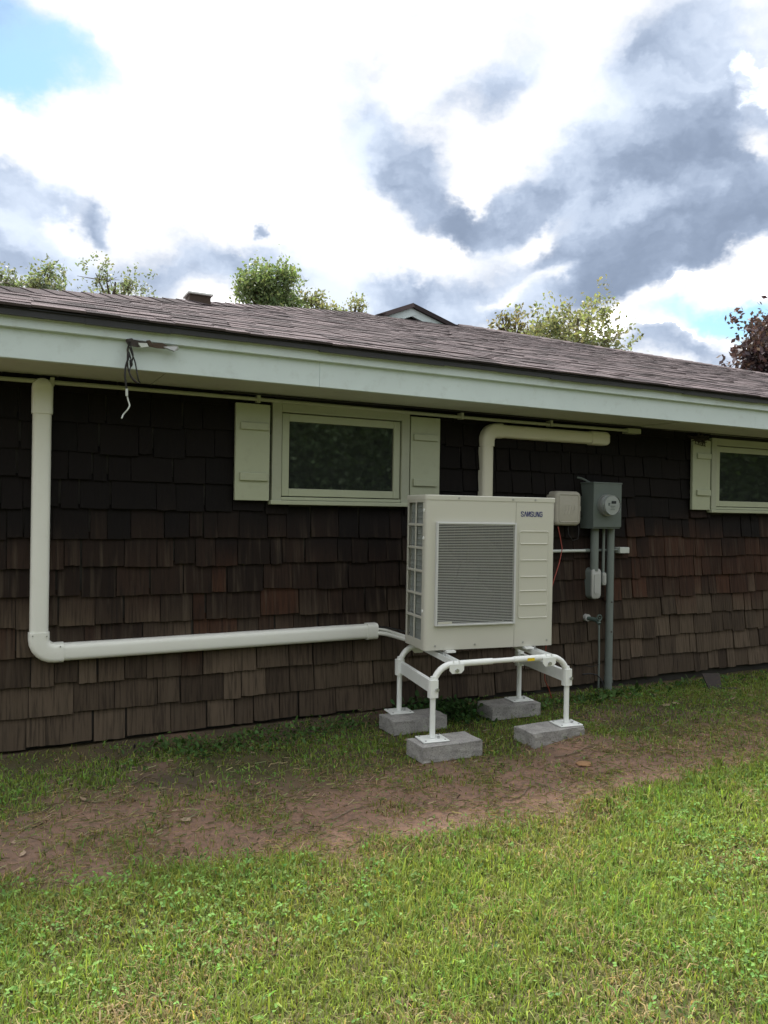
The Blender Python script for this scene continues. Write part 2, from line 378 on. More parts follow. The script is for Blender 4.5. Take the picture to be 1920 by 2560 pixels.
# ------------------------------------------------------------------ ground
def build_ground():
    def axis(a, b, step, far):
        c = list(np.arange(a, b + 1e-6, step)); lo = []; hi = []; s = step; v = a
        while v > -far: s *= 1.35; v -= s; lo.append(v)
        s = step; v = b
        while v < far: s *= 1.35; v += s; hi.append(v)
        return np.array(lo[::-1] + c + hi)
    xs = axis(-1.2, 9, .035, 900); ys = axis(.6, 5.0, .03, 900)
    X, Y = np.meshgrid(xs, ys); Z = gz(X, Y)
    nx, ny = len(xs), len(ys)
    v = np.stack([X, Y, Z], -1).reshape(-1, 3)
    i = np.arange(nx * ny).reshape(ny, nx)
    f = np.stack([i[:-1, :-1], i[:-1, 1:], i[1:, 1:], i[1:, :-1]], -1).reshape(-1, 4)
    me = bpy.data.meshes.new('ground'); me.vertices.add(len(v)); me.vertices.foreach_set('co', v.ravel())
    me.loops.add(f.size); me.loops.foreach_set('vertex_index', f.ravel().astype(np.int32))
    me.polygons.add(len(f)); me.polygons.foreach_set('loop_start', np.arange(0, f.size, 4, dtype=np.int32))
    me.update(); me.validate(); me.polygons.foreach_set('use_smooth', np.ones(len(f), bool))
    soil, strip = zones(v[:, 0], v[:, 1])
    patch = np.clip((fbm(v[:, 0] * 2.6, v[:, 1] * 2.6, 51) - .42) * 5, 0, 1)
    a = me.attributes.new('soil', 'FLOAT', 'POINT'); a.data.foreach_set('value', np.clip(soil + strip * (.35 + .65 * patch), 0, 1))
    a = me.attributes.new('humus', 'FLOAT', 'POINT'); a.data.foreach_set('value', np.clip(strip * 1.0 + .35 * np.clip((1.2 - v[:, 0]) / 1.2, 0, 1), 0, 1))
    o = bpy.data.objects.new('ground', me); COL.objects.link(o); me.materials.append(MAT['ground']); o['kind'] = 'structure'
    o['label'] = 'lawn ground with a bare soil strip beside the house'
build_ground()

# ------------------------------------------------------------------ house
house = thing('house', 'low house with dark brown cedar shingle wall and asphalt hip roof', 'house', (0, WALL, 0))
HP = Matrix.Translation((0, -WALL, 0))      # parts of the house are modelled in world coordinates
def hpart(mb, name, mat, parent=house, **k):
    o = mb.build(name, mat, parent, **k)
    if parent is house: o.matrix_parent_inverse = HP
    return o
X0, X1, XV = -.22, 17.5, 8.6                # wall ends; shingles are built up to XV
ZS0, EXPO = .017, .1755                     # butt of the lowest course, exposure of a course
ZSOF = CAMH + .777
FY = 4.45                                   # face of the fascia
w = MB(); w.box(X0, X1, WALL + .035, 18.4, .02, ZSOF + .22)
wall = hpart(w, 'wall', MAT['found'])
fd = MB(); fd.box(X0 + .03, X1 - .03, WALL + .06, 18.3, -.4, .022); hpart(fd, 'foundation', MAT['found'])

WIN = []   # openings on the wall (x0,x1,z0,z1), shingles are clipped around them
def pxrect(a, b, c, d, Y):     # four corners -> mean rectangle
    P = [atY(*q, Y) for q in (a, b, c, d)]
    return (P[0][0] + P[2][0]) / 2, (P[1][0] + P[3][0]) / 2, (P[2][2] + P[3][2]) / 2, (P[0][2] + P[1][2]) / 2
CAS1 = (1.69, 2.74, CAMH + .04, CAMH + .73)
CAS2x0 = atY(1776, 1180, WALL - .02)[0]
CAS2 = (CAS2x0, CAS2x0 + 1.05, CAMH + .04, CAMH + .73)
WIN = [CAS1, CAS2]

def shingle_mesh(seed):
    """unit-wide wedge, butt at z=0, butt edge a little ragged; y=0 is the wall plane, -y out"""
    rnd = random.Random(seed); m_ = MB()
    L_ = EXPO + .035; t = .026 * rnd.uniform(.75, 1.25)
    nb = 4
    bz = [rnd.uniform(-.003, .003) for _ in range(nb + 1)]; bt = [t + rnd.uniform(-.0015, .0015) for _ in range(nb + 1)]
    sl, sr = rnd.uniform(-.012, .012), rnd.uniform(-.012, .012)
    fr = [(i / nb, -bt[i], bz[i]) for i in range(nb + 1)]; bk = [(i / nb, 0.004, bz[i] * .5) for i in range(nb + 1)]
    tp = [(i / nb + (sl * (1 - i / nb) + sr * i / nb) * .4, -.002, L_) for i in range(nb + 1)]
    n = nb + 1; vs = fr + bk + tp; fs = []
    for i in range(nb):
        fs.append((i, i + 1, 2 * n + i + 1, 2 * n + i)); fs.append((n + i, n + i + 1, i + 1, i))
    fs.append((0, 2 * n, n)); fs.append((nb, n + nb, 2 * n + nb)); fs.append((n, 2 * n, 2 * n + nb, n + nb) if False else tuple([n + i for i in range(n)] + [2 * n + nb, 2 * n]))
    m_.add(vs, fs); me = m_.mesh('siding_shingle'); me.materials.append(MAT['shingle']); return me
SH = [shingle_mesh(i) for i in range(14)]
def build_siding():
    rnd = random.Random(3); items = []
    k = 0
    while True:
        z = ZS0 + k * EXPO
        if z > ZSOF: break
        x = X0 - rnd.uniform(0, .1)
        while x < XV:
            wdt = rnd.choice([rnd.uniform(.085, .14), rnd.uniform(.13, .21), rnd.uniform(.17, .28)])
            a, b = x, x + wdt
            dz = rnd.gauss(0, .0055) - (rnd.random() < .04) * .012; 
            items.append([max(a, X0), b - rnd.choice([.003, .005, .008, .013]), z + dz, rnd.randrange(14), rnd.uniform(0, .0045), rnd.gauss(0, .006)])
            x = b
        k += 1
    out = []
    for it in items:                       # cut around windows
        a, b, z = it[0], it[1], it[2]; ok = True
        for (u0, u1, v0, v1) in WIN:
            if z > v0 - .06 and z < v1 - .02 and b > u0 + .02 and a < u1 - .02:
                if a < u0 + .02 and u0 + .03 - a > .03: it[1] = b = min(b, u0 + .03)
                elif b > u1 - .02 and b - u1 + .03 > .03: it[0] = a = max(a, u1 - .03)
                else: ok = False
        if ok and b - a > .02: out.append(it)
    def area(it):
        xm = (it[0] + it[1]) / 2; dp = WALL * math.cos(YAW) + xm * math.sin(YAW)
        vis = .0 <= xm <= 6.7 and it[2] < ZSOF - .1
        hid = 2.6 < xm < 4.0 and .35 < it[2] < 1.4
        return -1 if (not vis or hid) else (it[1] - it[0]) / dp ** 2
    out.sort(key=area, reverse=True)
    for it in out[:300]:
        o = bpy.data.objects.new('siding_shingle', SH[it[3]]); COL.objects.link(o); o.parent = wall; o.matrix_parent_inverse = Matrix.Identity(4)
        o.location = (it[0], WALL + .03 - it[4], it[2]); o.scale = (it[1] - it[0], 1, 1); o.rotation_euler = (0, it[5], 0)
    m_ = MB()
    for it in out[300:]:
        me = SH[it[3]]; s_ = it[1] - it[0]
        m_.add([(it[0] + v.co.x * s_, WALL + .03 - it[4] + v.co.y, it[2] + v.co.z) for v in me.vertices], [tuple(p.vertices) for p in me.polygons])
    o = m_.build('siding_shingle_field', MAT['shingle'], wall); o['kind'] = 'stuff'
build_siding()

# roof: hip plane facing the camera, with a small gablet at its top
EY, PIT = 4.37, .335
EZ = CAMH + .2355 * EY                     # shingle edge height
def onroof(px, py):
    d = ray(px, py); ez = EZ - CAMH; k = (ez - EY * PIT) / (d[2] - PIT * d[1]); p = d * k; return np.array([p[0], p[1], p[2] + CAMH])
hl0, hl1, hr0, hr1 = onroof(0, 727), onroof(925, 788), onroof(1127, 811), onroof(1920, 938)
def lerp(a, b, y): t = (y - a[1]) / (b[1] - a[1]); return a + (b - a) * t
L0 = lerp(hl0, hl1, EY); R0 = lerp(hr0, hr1, EY)      # hip feet on the eave line
rm = MB()
top = hl1[1]; rt_ = hr0
zt = EZ + (rt_[1] - EY) * PIT
Lt = hl1; Rt = hr0
A = [L0, R0, Rt, Lt]
off = np.array([0, 0, -.012])
# underlay plane plus the other slopes of the roof, so that the house is closed from the sides
BK = 20.0
mid = (Lt + Rt) / 2
pk = atY(1019, 764, (Lt[1] + Rt[1]) / 2 + .02)          # peak of the gablet
ridge_b = np.array([pk[0], BK, pk[2] - .02])
sl = np.array([L0[0], BK, EZ - .03]); sr_ = np.array([R0[0], BK, EZ - .03])
rm.add([p + off for p in (L0, R0, Rt, Lt)], [(0, 1, 2, 3)])
rm.add([L0 + off, Lt + off, np.array([pk[0], pk[1] + .1, pk[2] - .03]), ridge_b, sl], [(0, 1, 2, 3, 4)])
rm.add([R0 + off, Rt + off, np.array([pk[0], pk[1] + .1, pk[2] - .03]), ridge_b, sr_], [(0, 1, 2, 3, 4)])
roof = hpart(rm, 'roof', MAT['roof'])
def tab_mesh(seed):
    rnd = random.Random(seed); m_ = MB(); t = rnd.uniform(.004, .007); L_ = .185
    e = [rnd.uniform(-.002, .002) for _ in range(3)]
    vs = [(0, e[0], t), (.5, e[1], t + rnd.uniform(-.001, .002)), (1, e[2], t), (1, L_, .001), (0, L_, .001), (0, e[0], -.006), (.5, e[1], -.006), (1, e[2], -.006)]
    m_.add(vs, [(0, 1, 2, 3, 4), (5, 6, 1, 0), (6, 7, 2, 1), (0, 4, 5), (2, 7, 3)])
    me = m_.mesh('roof_shingle'); me.materials.append(MAT['roof']); return me
TB = [tab_mesh(i) for i in range(12)]
def build_tabs():
    rnd = random.Random(5); it = []; ca = 1 / math.hypot(1, PIT); sa = PIT * ca; ang = math.atan(PIT)
    e = .138; k = 0; smax = (Rt[1] + .2 - EY) / ca
    while k * e < smax:
        s_ = k * e - .012; y = EY + s_ * ca; z = EZ + s_ * sa
        yc = y + .05
        xl = lerp(hl0, hl1, yc)[0] - .02 if yc < Lt[1] else Lt[0] + (Rt[0] - Lt[0]) * (yc - Lt[1]) / max(1e-3, Rt[1] - Lt[1])
        xr = min(lerp(hr0, hr1, yc)[0] + .02, 15.5)
        x = xl - 0.0
        while x < xr:
            wd = rnd.choice([.11, .16, .22, .30]) * rnd.uniform(.85, 1.15)
            lift = .003 * (rnd.random() < .5)
            it.append((x, min(x + wd, xr) - .0015, y, z + .004 + lift + .003 * math.sin(x * 2.1 + 1), rnd.randrange(12)))
            x += wd
        k += 1
    def key(q):
        xm = (q[0] + q[1]) / 2; p = np.array([xm, q[2], q[3] - CAMH]); dp = p.dot(_fw)
        if p.dot(_rt) / dp < -.5 or p.dot(_rt) / dp > .5: return -1
        return (q[1] - q[0]) / dp ** 2 * (EZ - CAMH) / max(dp, 1)
    it.sort(key=key, reverse=True)
    for q in it[:300]:
        o = bpy.data.objects.new('roof_shingle', TB[q[4]]); COL.objects.link(o); o.parent = roof
        o.location = (q[0], q[2], q[3]); o.scale = (q[1] - q[0], 1, 1); o.rotation_euler = (ang, 0, 0)
    m_ = MB()
    for q in it[300:]:
        me = TB[q[4]]; s_ = q[1] - q[0]
        m_.add([(q[0] + v.co.x * s_, q[2] + v.co.y * ca - v.co.z * sa, q[3] + v.co.y * sa + v.co.z * ca) for v in me.vertices], [tuple(p.vertices) for p in me.polygons])
    o = m_.build('roof_shingle_field', MAT['roof'], roof); o['kind'] = 'stuff'
    # hip caps: overlapping folded shingles along both hips
    for a, b in ((L0, Lt), (R0, Rt)):
        dv = b - a; ln = np.linalg.norm(dv); dv = dv / ln; side = np.cross(dv, _up); side /= np.linalg.norm(side)
        if side[1] > 0: side = -side
        nn = int(ln / .17); mm = MB()
        for i in range(nn):
            c = a + dv * (i * .17); e1 = c + dv * .21
            if c[0] > 13: continue
            h0, h1 = .022, .014
            pts = []
            for P, h in ((c, h0), (e1, h1)):
                fr = P + side * .13; fr[2] = EZ + (fr[1] - EY) * PIT + h - .006; pts += [fr, P + _up * (h + .010), P - side * .13 + _up * (h - .075)]
            mm.add(pts + [pts[0] - _up * .012, c - _up * .01], [(0, 1, 4, 3), (1, 2, 5, 4), (0, 6, 7, 1)])
        mm.build('hip_cap', MAT['roof'], roof)
build_tabs()
# gablet
gb = thing  # (kept for readability)
gy = (Lt[1] + Rt[1]) / 2
gl_, gr_ = atY(938, 789, gy), atY(1118, 812, gy)
g = MB(); q0 = gl_ + (0, .12, -.35); q1 = gr_ + (0, .12, -.35); 
g.add([gl_ + (0.05, .12, -.2), gr_ + (-.05, .12, -.25), pk + (0, .12, -.05), gl_ + (.05, .5, -.2), gr_ + (-.05, .5, -.25), pk + (0, .5, -.05)], [(0, 1, 2), (3, 5, 4), (0, 3, 4, 1), (1, 4, 5, 2), (2, 5, 3, 0)])
gab = hpart(g, 'gablet', MAT['fascia'])
def strip_(a, b, wdt, y0, y1, mat, name, parent, lift=0):
    a, b = np.array(a), np.array(b); d = b - a; d[1] = 0; d /= np.linalg.norm(d); n = np.array([-d[2], 0, d[0]])
    if n[2] < 0: n = -n
    mm = MB(); P = [a + n * lift, b + n * lift, b + n * (lift - wdt), a + n * (lift - wdt)]
    vs = []
    for yy in (y0, y1): vs += [(p[0], yy, p[2]) for p in P]
    mm.add(vs, [(0, 1, 2, 3), (7, 6, 5, 4), (0, 4, 5, 1), (1, 5, 6, 2), (2, 6, 7, 3), (3, 7, 4, 0)])
    return mm.build(name, mat, parent)
ex_l = gl_ + (pk - gl_) * -.12; ex_r = gr_ + (pk - gr_) * -.30
for e_, yo in ((ex_l, 0), (ex_r, .006)):
    strip_(e_, pk, .055, gy - .14 + yo, gy + 3 + yo, MAT['roof'], 'gablet_roof', gab, 0)
    strip_(e_, pk, .10, gy - .10 + yo, gy - .06 + yo, MAT['fascia'], 'rake_board', gab, -.056)
    strip_(e_, pk, .06, gy + .04 + yo, gy + .10 + yo, MAT['creamd'], 'rake_trim', gab, -.20)

# eave: fascia, trim board, drip edge, soffit
XE0, XE1 = L0[0] - .02, R0[0] - .02
zmid = CAMH + .209 * FY; ztop = CAMH + .2235 * (FY - .03)
def joined_board(name, cuts, y0, y1, z0, z1, mat, bevel=.003):
    b = MB(); b.box(XE0, XE1, y0, y1, z0, z1); root = hpart(b, name, mat, bevel=bevel); return root
fm = MB()
for a, b in ((XE0, 1.83), (1.8306, 5.9), (5.9006, 9.6), (9.6006, XE1)): fm.box(a, b, FY + random.uniform(-.001, .001), FY + .03, ZSOF - .004, zmid + .02)
fascia = hpart(fm, 'fascia', MAT['fascia'], bevel=.003)
fm = MB(); fm.box(XE0 - .01, XE1, FY - .032, FY - .002, zmid, ztop + .01); hpart(fm, 'trim_board', MAT['fascia'], bevel=.003)
fm = MB()
for i in range(40):                          # drip edge, a little wavy
    xa = XE0 - .02 + i * .45; xb = xa + .449
    if xb > XE1: break
    dz = .004 * math.sin(i * 1.7); fm.box(xa, xb, EY + .012, EY + .03, ztop + dz - .004, EZ + .001)
fm.box(XE0 - .02, XE1, EY + .005, EY + .2, EZ - .014, EZ - .006)
hpart(fm, 'drip_edge', MAT['drip'])
sxs = [XE0 + .01, .9, 3.34, 5.02, 7.46, 9.9, 12.3, XE1]
for i in range(len(sxs) - 1):
    sm = MB(); dz = [0, .0, .0, -.008, .0, 0, 0, 0][i]; sm.box(sxs[i] + .003, sxs[i + 1] - .003, FY + .032, WALL + .03, ZSOF + dz, ZSOF + dz + .009); hpart(sm, 'soffit_panel', MAT['soffit'])
sm = MB(); sm.box(XE0 + .03, XE1, FY + .05, WALL + .02, ZSOF + .03, ZSOF + .05); hpart(sm, 'soffit_backing', MAT['dark'])

# windows and shutters
def window(rect, sashx=None):
    x0, x1, z0, z1 = rect; Y = WALL - .002
    m_ = MB(); cw = .066
    m_.box(x0, x0 + cw, Y - .035, Y + .05, z0 + .02, z1); m_.box(x1 - cw, x1, Y - .035, Y + .05, z0 + .02, z1)
    m_.box(x0 + cw, x1 - cw, Y - .034, Y + .05, z1 - cw * 1.0, z1 - .001)
    win = hpart(m_, 'window', MAT['creamd'], bevel=.004)
    s_ = MB(); s_.box(x0 - .012, x1 + .006, Y - .052, Y + .05, z0, z0 + .028); s_.box(x0 + cw, x1 - cw, Y - .03, Y + .05, z0 + .03, z0 + .052)
    s_.build('sill', MAT['cream'], win, bevel=.004)
    a0, a1, b0, b1 = x0 + cw + .006, x1 - cw - .006, z0 + .058, z1 - cw - .006; sw = .052
    f = MB(); f.box(a0, a0 + sw, Y - .02, Y + .03, b0, b1); f.box(a1 - sw, a1, Y - .02, Y + .03, b0, b1); f.box(a0 + sw, a1 - sw, Y - .019, Y + .03, b0, b0 + sw); f.box(a0 + sw, a1 - sw, Y - .019, Y + .03, b1 - sw, b1)
    f.build('sash', MAT['cream'], win, bevel=.004)
    k = MB(); k.box(x0 + cw - .004, x1 - cw + .004, Y + .012, Y + .02, z0 + .05, z1 - cw + .004); k.build('reveal', MAT['dark'], win)
    p = MB(); p.box(a0 + sw - .004, a1 - sw + .004, Y - .003, Y + .003, b0 + sw - .004, b1 - sw + .004); p.build('pane', MAT['pane'], win)
    return win
window(CAS1); window(CAS2)
def shutter(x0, x1, z0, z1, bats, bx0, bx1):
    Y = WALL - .006; m_ = MB(); m_.box(x0, x1, Y - .028, Y + .0, z0, z1); sh = hpart(m_, 'shutter', MAT['cream'], bevel=.003)
    for (u, v) in bats:
        b = MB(); b.box(bx0, bx1, Y - .046, Y - .0275, u, v); b.build('batten', MAT['cream'], sh, bevel=.004)
    return sh
SY = WALL - .03
a = atY(588, 1130, SY)[0]; sz0, sz1 = atY(630, 1251, SY)[2], atY(630, 1009, SY)[2]
bz = lambda py0, py1, px: (atY(px, py1, SY)[2], atY(px, py0, SY)[2])
BT = [bz(1057, 1075, 637), bz(1182, 1202, 637)]
shutter(a, 1.672, sz0, sz1, BT, a + .03, 1.66)
shutter(2.75, atY(1099, 1140, SY)[0], sz0, sz1, BT, 2.77, atY(1096, 1140, SY)[0] - .02)
shutter(atY(1731, 1190, SY)[0], CAS2[0] - .016, sz0, sz1, BT, atY(1740, 1190, SY)[0], CAS2[0] - .022)

# roof vent
vp = onroof(492, 763); c_ = atY(495, 751, vp[1] + .18)
rv = thing('roof_vent', 'small metal box vent on the roof near the left hip', 'roof vent', (c_[0], c_[1], vp[2] - .06))
b = MB(); b.box(-.088, .088, -.08, .08, -.10, c_[2] - vp[2] + .085); b.build('vent_body', MAT['bark'], rv, bevel=.006)
b = MB(); b.box(-.105, .105, -.10, .11, c_[2] - vp[2] + .085, c_[2] - vp[2] + .105); b.build('hood', MAT['stand'], rv, bevel=.006)

# ------------------------------------------------------------------ line-set covers on the wall
def dprof(wd, dp):                # half-round cover profile: (lateral, outward)
    r = .028; pts = [(-wd / 2, 0), (-wd / 2, dp - r)] + [(-wd / 2 + r - r * math.cos(math.radians(t)), dp - r + r * math.sin(math.radians(t))) for t in (22, 45, 68, 90)] \
        + [(wd / 2 - r + r * math.sin(math.radians(t)), dp - r + r * math.cos(math.radians(t))) for t in (0, 22, 45, 68)] + [(wd / 2, dp - r), (wd / 2, 0)]
    return pts
WF = WALL + .018
def sweep(path, wd, dp, mb=None, scale=None):
    """path: list of (x,z,tx,tz) on the wall"""
    mb = mb or MB(); rings = []
    for i, (x, z, tx, tz) in enumerate(path):
        l = math.hypot(tx, tz); tx, tz = tx / l, tz / l; lx, lz = tz, -tx; k = 1 if scale is None else scale[i]
        rings.append([(x + lx * u * k, WF - v * (1 if scale is None else (.35 + .65 * k)), z + lz * u * k) for u, v in dprof(wd, dp)])
    return mb.loft(rings)
DW, DD = .102, .072
lx_, lz_ = .279, CAMH - .861
lc = thing('line_set_cover', 'long white pipe cover running down and along the wall to the heat pump', 'pipe cover', (lx_, WALL, 0))
LP = Matrix.Translation((-lx_, -WALL, 0))
def part(mb, name, mat, root, P, **k):
    o = mb.build(name, mat, root, **k); o.matrix_parent_inverse = P; return o
ztc = CAMH + .757
part(sweep([(lx_, lz_ + .10, 0, 1), (lx_, CAMH + .6, 0, 1)], DW, DD), 'vertical_cover', MAT['duct'], lc, LP, smooth=40)
# wall cap with a rounded top
cap = [(lx_, CAMH + .545, 0, 1), (lx_, ztc - .055, 0, 1)]; sc = [1, 1]
for t in (20, 40, 60, 75, 88): cap.append((lx_, ztc - .055 + .055 * math.sin(math.radians(t)), 0, 1)); sc.append(max(.05, math.cos(math.radians(t))))
part(sweep(cap, DW + .013, DD + .008, None, sc), 'wall_cap', MAT['duct'], lc, LP, smooth=40)
r_ = .085
el = [(lx_, lz_ + .14, 0, -1)] + [(lx_ + r_ - r_ * math.cos(math.radians(t)), lz_ + r_ - r_ * math.sin(math.radians(t)), math.sin(math.radians(t)), -math.cos(math.radians(t))) for t in range(0, 91, 15)] + [(lx_ + .135, lz_, 1, 0)]
el[0] = (lx_, lz_ + .125, 0, -1)
part(sweep(el, DW + .013, DD + .006), 'elbow', MAT['duct'], lc, LP, smooth=40)
part(sweep([(lx_ + .12, lz_, 1, 0), (2.43, lz_ + .006, 1, 0)], DW, DD), 'horizontal_cover', MAT['duct'], lc, LP, smooth=40)
part(sweep([(2.415, lz_ + .006, 1, 0), (2.495, lz_ + .006, 1, 0)], DW + .013, DD + .006), 'end_coupling', MAT['duct'], lc, LP, smooth=40)
sc_ = MB()
for (x, z) in ((lx_ - .035, lz_ + .11), (lx_ + .04, lz_ + .105), (lx_ + .115, lz_ - .045), (lx_ + .115, lz_ + .04)): sc_.tube([(x, WF - .082, z), (x, WF - .07, z)], .004, 8)
part(sc_, 'screw', MAT['steel'], lc, LP)

rx, rz = 3.432, CAMH + .646
rc = thing('line_set_cover', 'short shade-tinted white pipe cover bending over behind the heat pump, under the eave', 'pipe cover', (rx, WALL, 0)); RP = Matrix.Translation((-rx, -WALL, 0))
part(sweep([(rx, CAMH - .35, 0, 1), (rx, rz - .1, 0, 1)], DW, DD), 'vertical_cover', MAT['duct_shaded'], rc, RP, smooth=40)
el = [(rx, rz - .125, 0, 1)] + [(rx + r_ - r_ * math.cos(math.radians(t)), rz - r_ + r_ * math.sin(math.radians(t)), math.sin(math.radians(t)), math.cos(math.radians(t))) for t in range(0, 91, 15)] + [(rx + .135, rz, 1, 0)]
part(sweep(el, DW + .013, DD + .006), 'elbow', MAT['duct_shaded'], rc, RP, smooth=40)
part(sweep([(rx + .12, rz, 1, 0), (4.50, rz, 1, 0)], DW, DD), 'horizontal_cover', MAT['duct_shaded'], rc, RP, smooth=40)
cap = [(4.47, rz, 1, 0), (4.63, rz, 1, 0)]; sc = [1, 1]
for t in (20, 40, 60, 75, 88): cap.append((4.63 + .058 * math.sin(math.radians(t)), rz, 1, 0)); sc.append(max(.05, math.cos(math.radians(t))))
part(sweep(cap, DW + .013, DD + .008, None, sc), 'wall_cap', MAT['duct_shaded'], rc, RP, smooth=40)

# ------------------------------------------------------------------ heat pump
K = .97
UW, UH, UD = .94 * K, .998 * K, .33 * K
UX, UY, UZ, UA = 2.412, 4.105, CAMH - .856, math.radians(-7.5)
hp = thing('heat_pump', 'beige outdoor heat pump unit with louvred fan grille standing on white stand', 'heat pump', (UX, UY, UZ), UA)
hp.rotation_euler = (0, math.radians(.2), UA)
gx0, gx1, gz0, gz1 = .07 * UW, .684 * UW, .156 * UH, .826 * UH
seam = .688 * UW
c = MB(); R = .032; T = .004
# front-left panel with the grille opening and rounded vertical edge (profile swept over z, opening cut out as four strips)
prof = [(0, UD * .16)] + [(R - R * math.cos(math.radians(t)), R - R * math.sin(math.radians(t))) for t in (0, 18, 36, 54, 72, 90)]
def wallstrip(mb, pts, z0, z1):
    n = len(pts); vs = [(x, y, z) for z in (z0, z1) for (x, y) in pts]
    mb.add(vs, [(i, i + 1, n + i + 1, n + i) for i in range(n - 1)])
LIDZ = UH - .028
o_in = .012
wallstrip(c, prof + [(gx0 + o_in, 0)], 0, LIDZ)
wallstrip(c, [(gx1 - o_in, 0), (seam - .0012, 0)], 0, LIDZ)
wallstrip(c, [(gx0 + o_in, 0), (gx1 - o_in, 0)], 0, gz0 + o_in); wallstrip(c, [(gx0 + o_in, 0), (gx1 - o_in, 0)], gz1 - o_in, LIDZ)
wallstrip(c, [(seam - .0012, 0), (seam - .0012, .006)], 0, LIDZ)
casing = c.build('casing', MAT['case'], hp, smooth=35)
c = MB(); wallstrip(c, [(seam + .0012, .006), (seam + .0012, 0), (UW - .006, 0), (UW, .006), (UW, UD), (0, UD), (0, UD * .97)], 0, LIDZ); c.build('service_panel', MAT['case'], hp)
c = MB(); c.box(.004, UW - .004, .02, UD - .004, -.002, .004); c.build('base_pan', MAT['case'], hp)
# side air inlet: frame of bars around twelve openings
rows = np.linspace(.055 * UH, .955 * UH, 7); cols = [UD * .16, UD * .30 - .012, UD * .57, UD * .60, UD * .94, UD * .97]
ya, yb, yc, yd = UD * .16, UD * .55, UD * .59, UD * .97
c = MB(); bt = .016
def sbar(y0, y1, z0, z1, t=.008): c.box(0.0, t, y0, y1, z0, z1)
sbar(ya - .002, ya + .008, 0, LIDZ); sbar(yb - .004, yc - .004, 0, LIDZ); sbar(yd - .008, UD - .001, 0, LIDZ)
for i, z in enumerate(rows):
    h = bt / 2 if 0 < i < 6 else .02
    za, zb = (z - h, z + h) if 0 < i < 6 else ((0.001, z + .004) if i == 0 else (z - .004, LIDZ - .001))
    sbar(ya + .0081, yb - .0041, za, zb, .0075); sbar(yc - .0039, yd - .0081, za, zb, .0075)
c.build('side_grid', MAT['case'], hp, bevel=.002)
c = MB(); c.box(.022, .045, ya, UD - .03, .02, LIDZ - .02); coil = c.build('coil', MAT['coil'], hp)
c = MB()
for i in range(36): y = ya + (UD - .04 - ya) * i / 35; c.box(.0165, .0225, y, y + .0016, .025, LIDZ - .025)
for i in range(26): z = .05 + (LIDZ - .1) * i / 25; c.box(.0115, .0145, ya, UD - .03, z, z + .002)
c.build('fin', MAT['coil'], coil)
# lid
c = MB()
lidp = [(-.003, UD + .003), (-.003, R - .003)] + [(R - (R + .003) * math.cos(math.radians(t)), R - (R + .003) * math.sin(math.radians(t))) for t in (20, 45, 70, 90)] + [(UW + .003, -.003), (UW + .003, UD + .003)]
c.loft([[(x, y, z) for x, y in lidp] for z in (UH - .030, UH - .004)] + [[(UW / 2 + (x - UW / 2) * .992, UD / 2 + (y - UD / 2) * .98, UH) for x, y in lidp]])
c.build('lid', MAT['case'], hp, smooth=30)
# inside: shroud, fan, motor
c = MB(); c.box(gx0 - .01, gx1 + .01, UD * .55, UD * .58, gz0 - .02, gz1 + .02); c.box(gx0, gx1, .02, UD * .55, gz0 - .015, gz0 - .005); c.box(gx0, gx1, .02, UD * .55, gz1 + .005, gz1 + .015); c.box(gx0 - .01, gx0 - .004, .02, UD * .55, gz0, gz1); c.box(gx1 + .002, gx1 + .008, .02, UD * .55, gz0, gz1)
c.build('shroud', MAT['dark'], hp)
fx, fz = (gx0 + gx1) / 2, (gz0 + gz1) / 2
fan = MB(); fan.tube([(fx, .10, fz), (fx, .17, fz)], .07, 20); fan = fan.build('fan', MAT['drip'], hp, smooth=40)
for k in range(3):
    bl = MB(); a0 = k * 120 + 15; vs = []
    for j in range(7):
        t = math.radians(a0 + j * 12); 
        for rr in (.06, .17, .265): vs.append((fx + rr * math.cos(t), .105 + .05 * j / 6 + .01 * (rr > .2), fz + rr * math.sin(t)))
    fs = [(j * 3 + i, j * 3 + i + 1, j * 3 + i + 4, j * 3 + i + 3) for j in range(6) for i in range(2)]
    bl.add(vs, fs); ob = bl.build('blade', MAT['drip'], fan, smooth=60); sm_ = ob.modifiers.new('thick', 'SOLIDIFY'); sm_.thickness = .004
# grille
c = MB(); gp = -.022; fw_ = .013
c.box(gx0, gx0 + fw_, gp, .004, gz0, gz1); c.box(gx1 - fw_, gx1, gp, .004, gz0, gz1); c.box(gx0 + fw_, gx1 - fw_, gp, .004, gz1 - fw_, gz1); c.box(gx0 + fw_, gx1 - fw_, gp, .004, gz0, gz0 + fw_)
gr = c.build('fan_grille', MAT['grille'], hp, bevel=.003)
NS = 62; pitch = (gz1 - gz0 - 2 * fw_) / NS
c = MB(); lw = gx1 - gx0 - 2 * fw_; th_ = pitch * .40
c.add([(0, -.004, 0), (lw, -.004, 0), (lw, -.005, th_), (0, -.005, th_), (0, .006, .001), (lw, .006, .001), (lw, .006, th_ * .9), (0, .006, th_ * .9)], [(0, 1, 2, 3), (4, 7, 6, 5), (0, 4, 5, 1), (3, 2, 6, 7), (0, 3, 7, 4), (1, 5, 6, 2)])
slat_me = c.mesh('slat'); slat_me.materials.append(MAT['grille'])
for i in range(NS):
    o = bpy.data.objects.new('slat', slat_me); COL.objects.link(o); o.parent = gr; o.location = (gx0 + fw_, gp + .010, gz0 + fw_ + (i + .3) * pitch)
for i in range(11):
    c = MB(); x = gx0 + fw_ + lw * (i + .5) / 11; c.box(x - .0009, x + .0009, gp + .030, gp + .036, gz0 + fw_, gz1 - fw_); c.build('rib', MAT['drip'], gr)
c = MB(); c.box(gx0 + fw_ + .004, gx0 + fw_ + .10, gp + .001, gp + .004, gz0 + fw_ + .001, gz0 + fw_ + .016); c.build('label_plate', MAT['case'], gr)
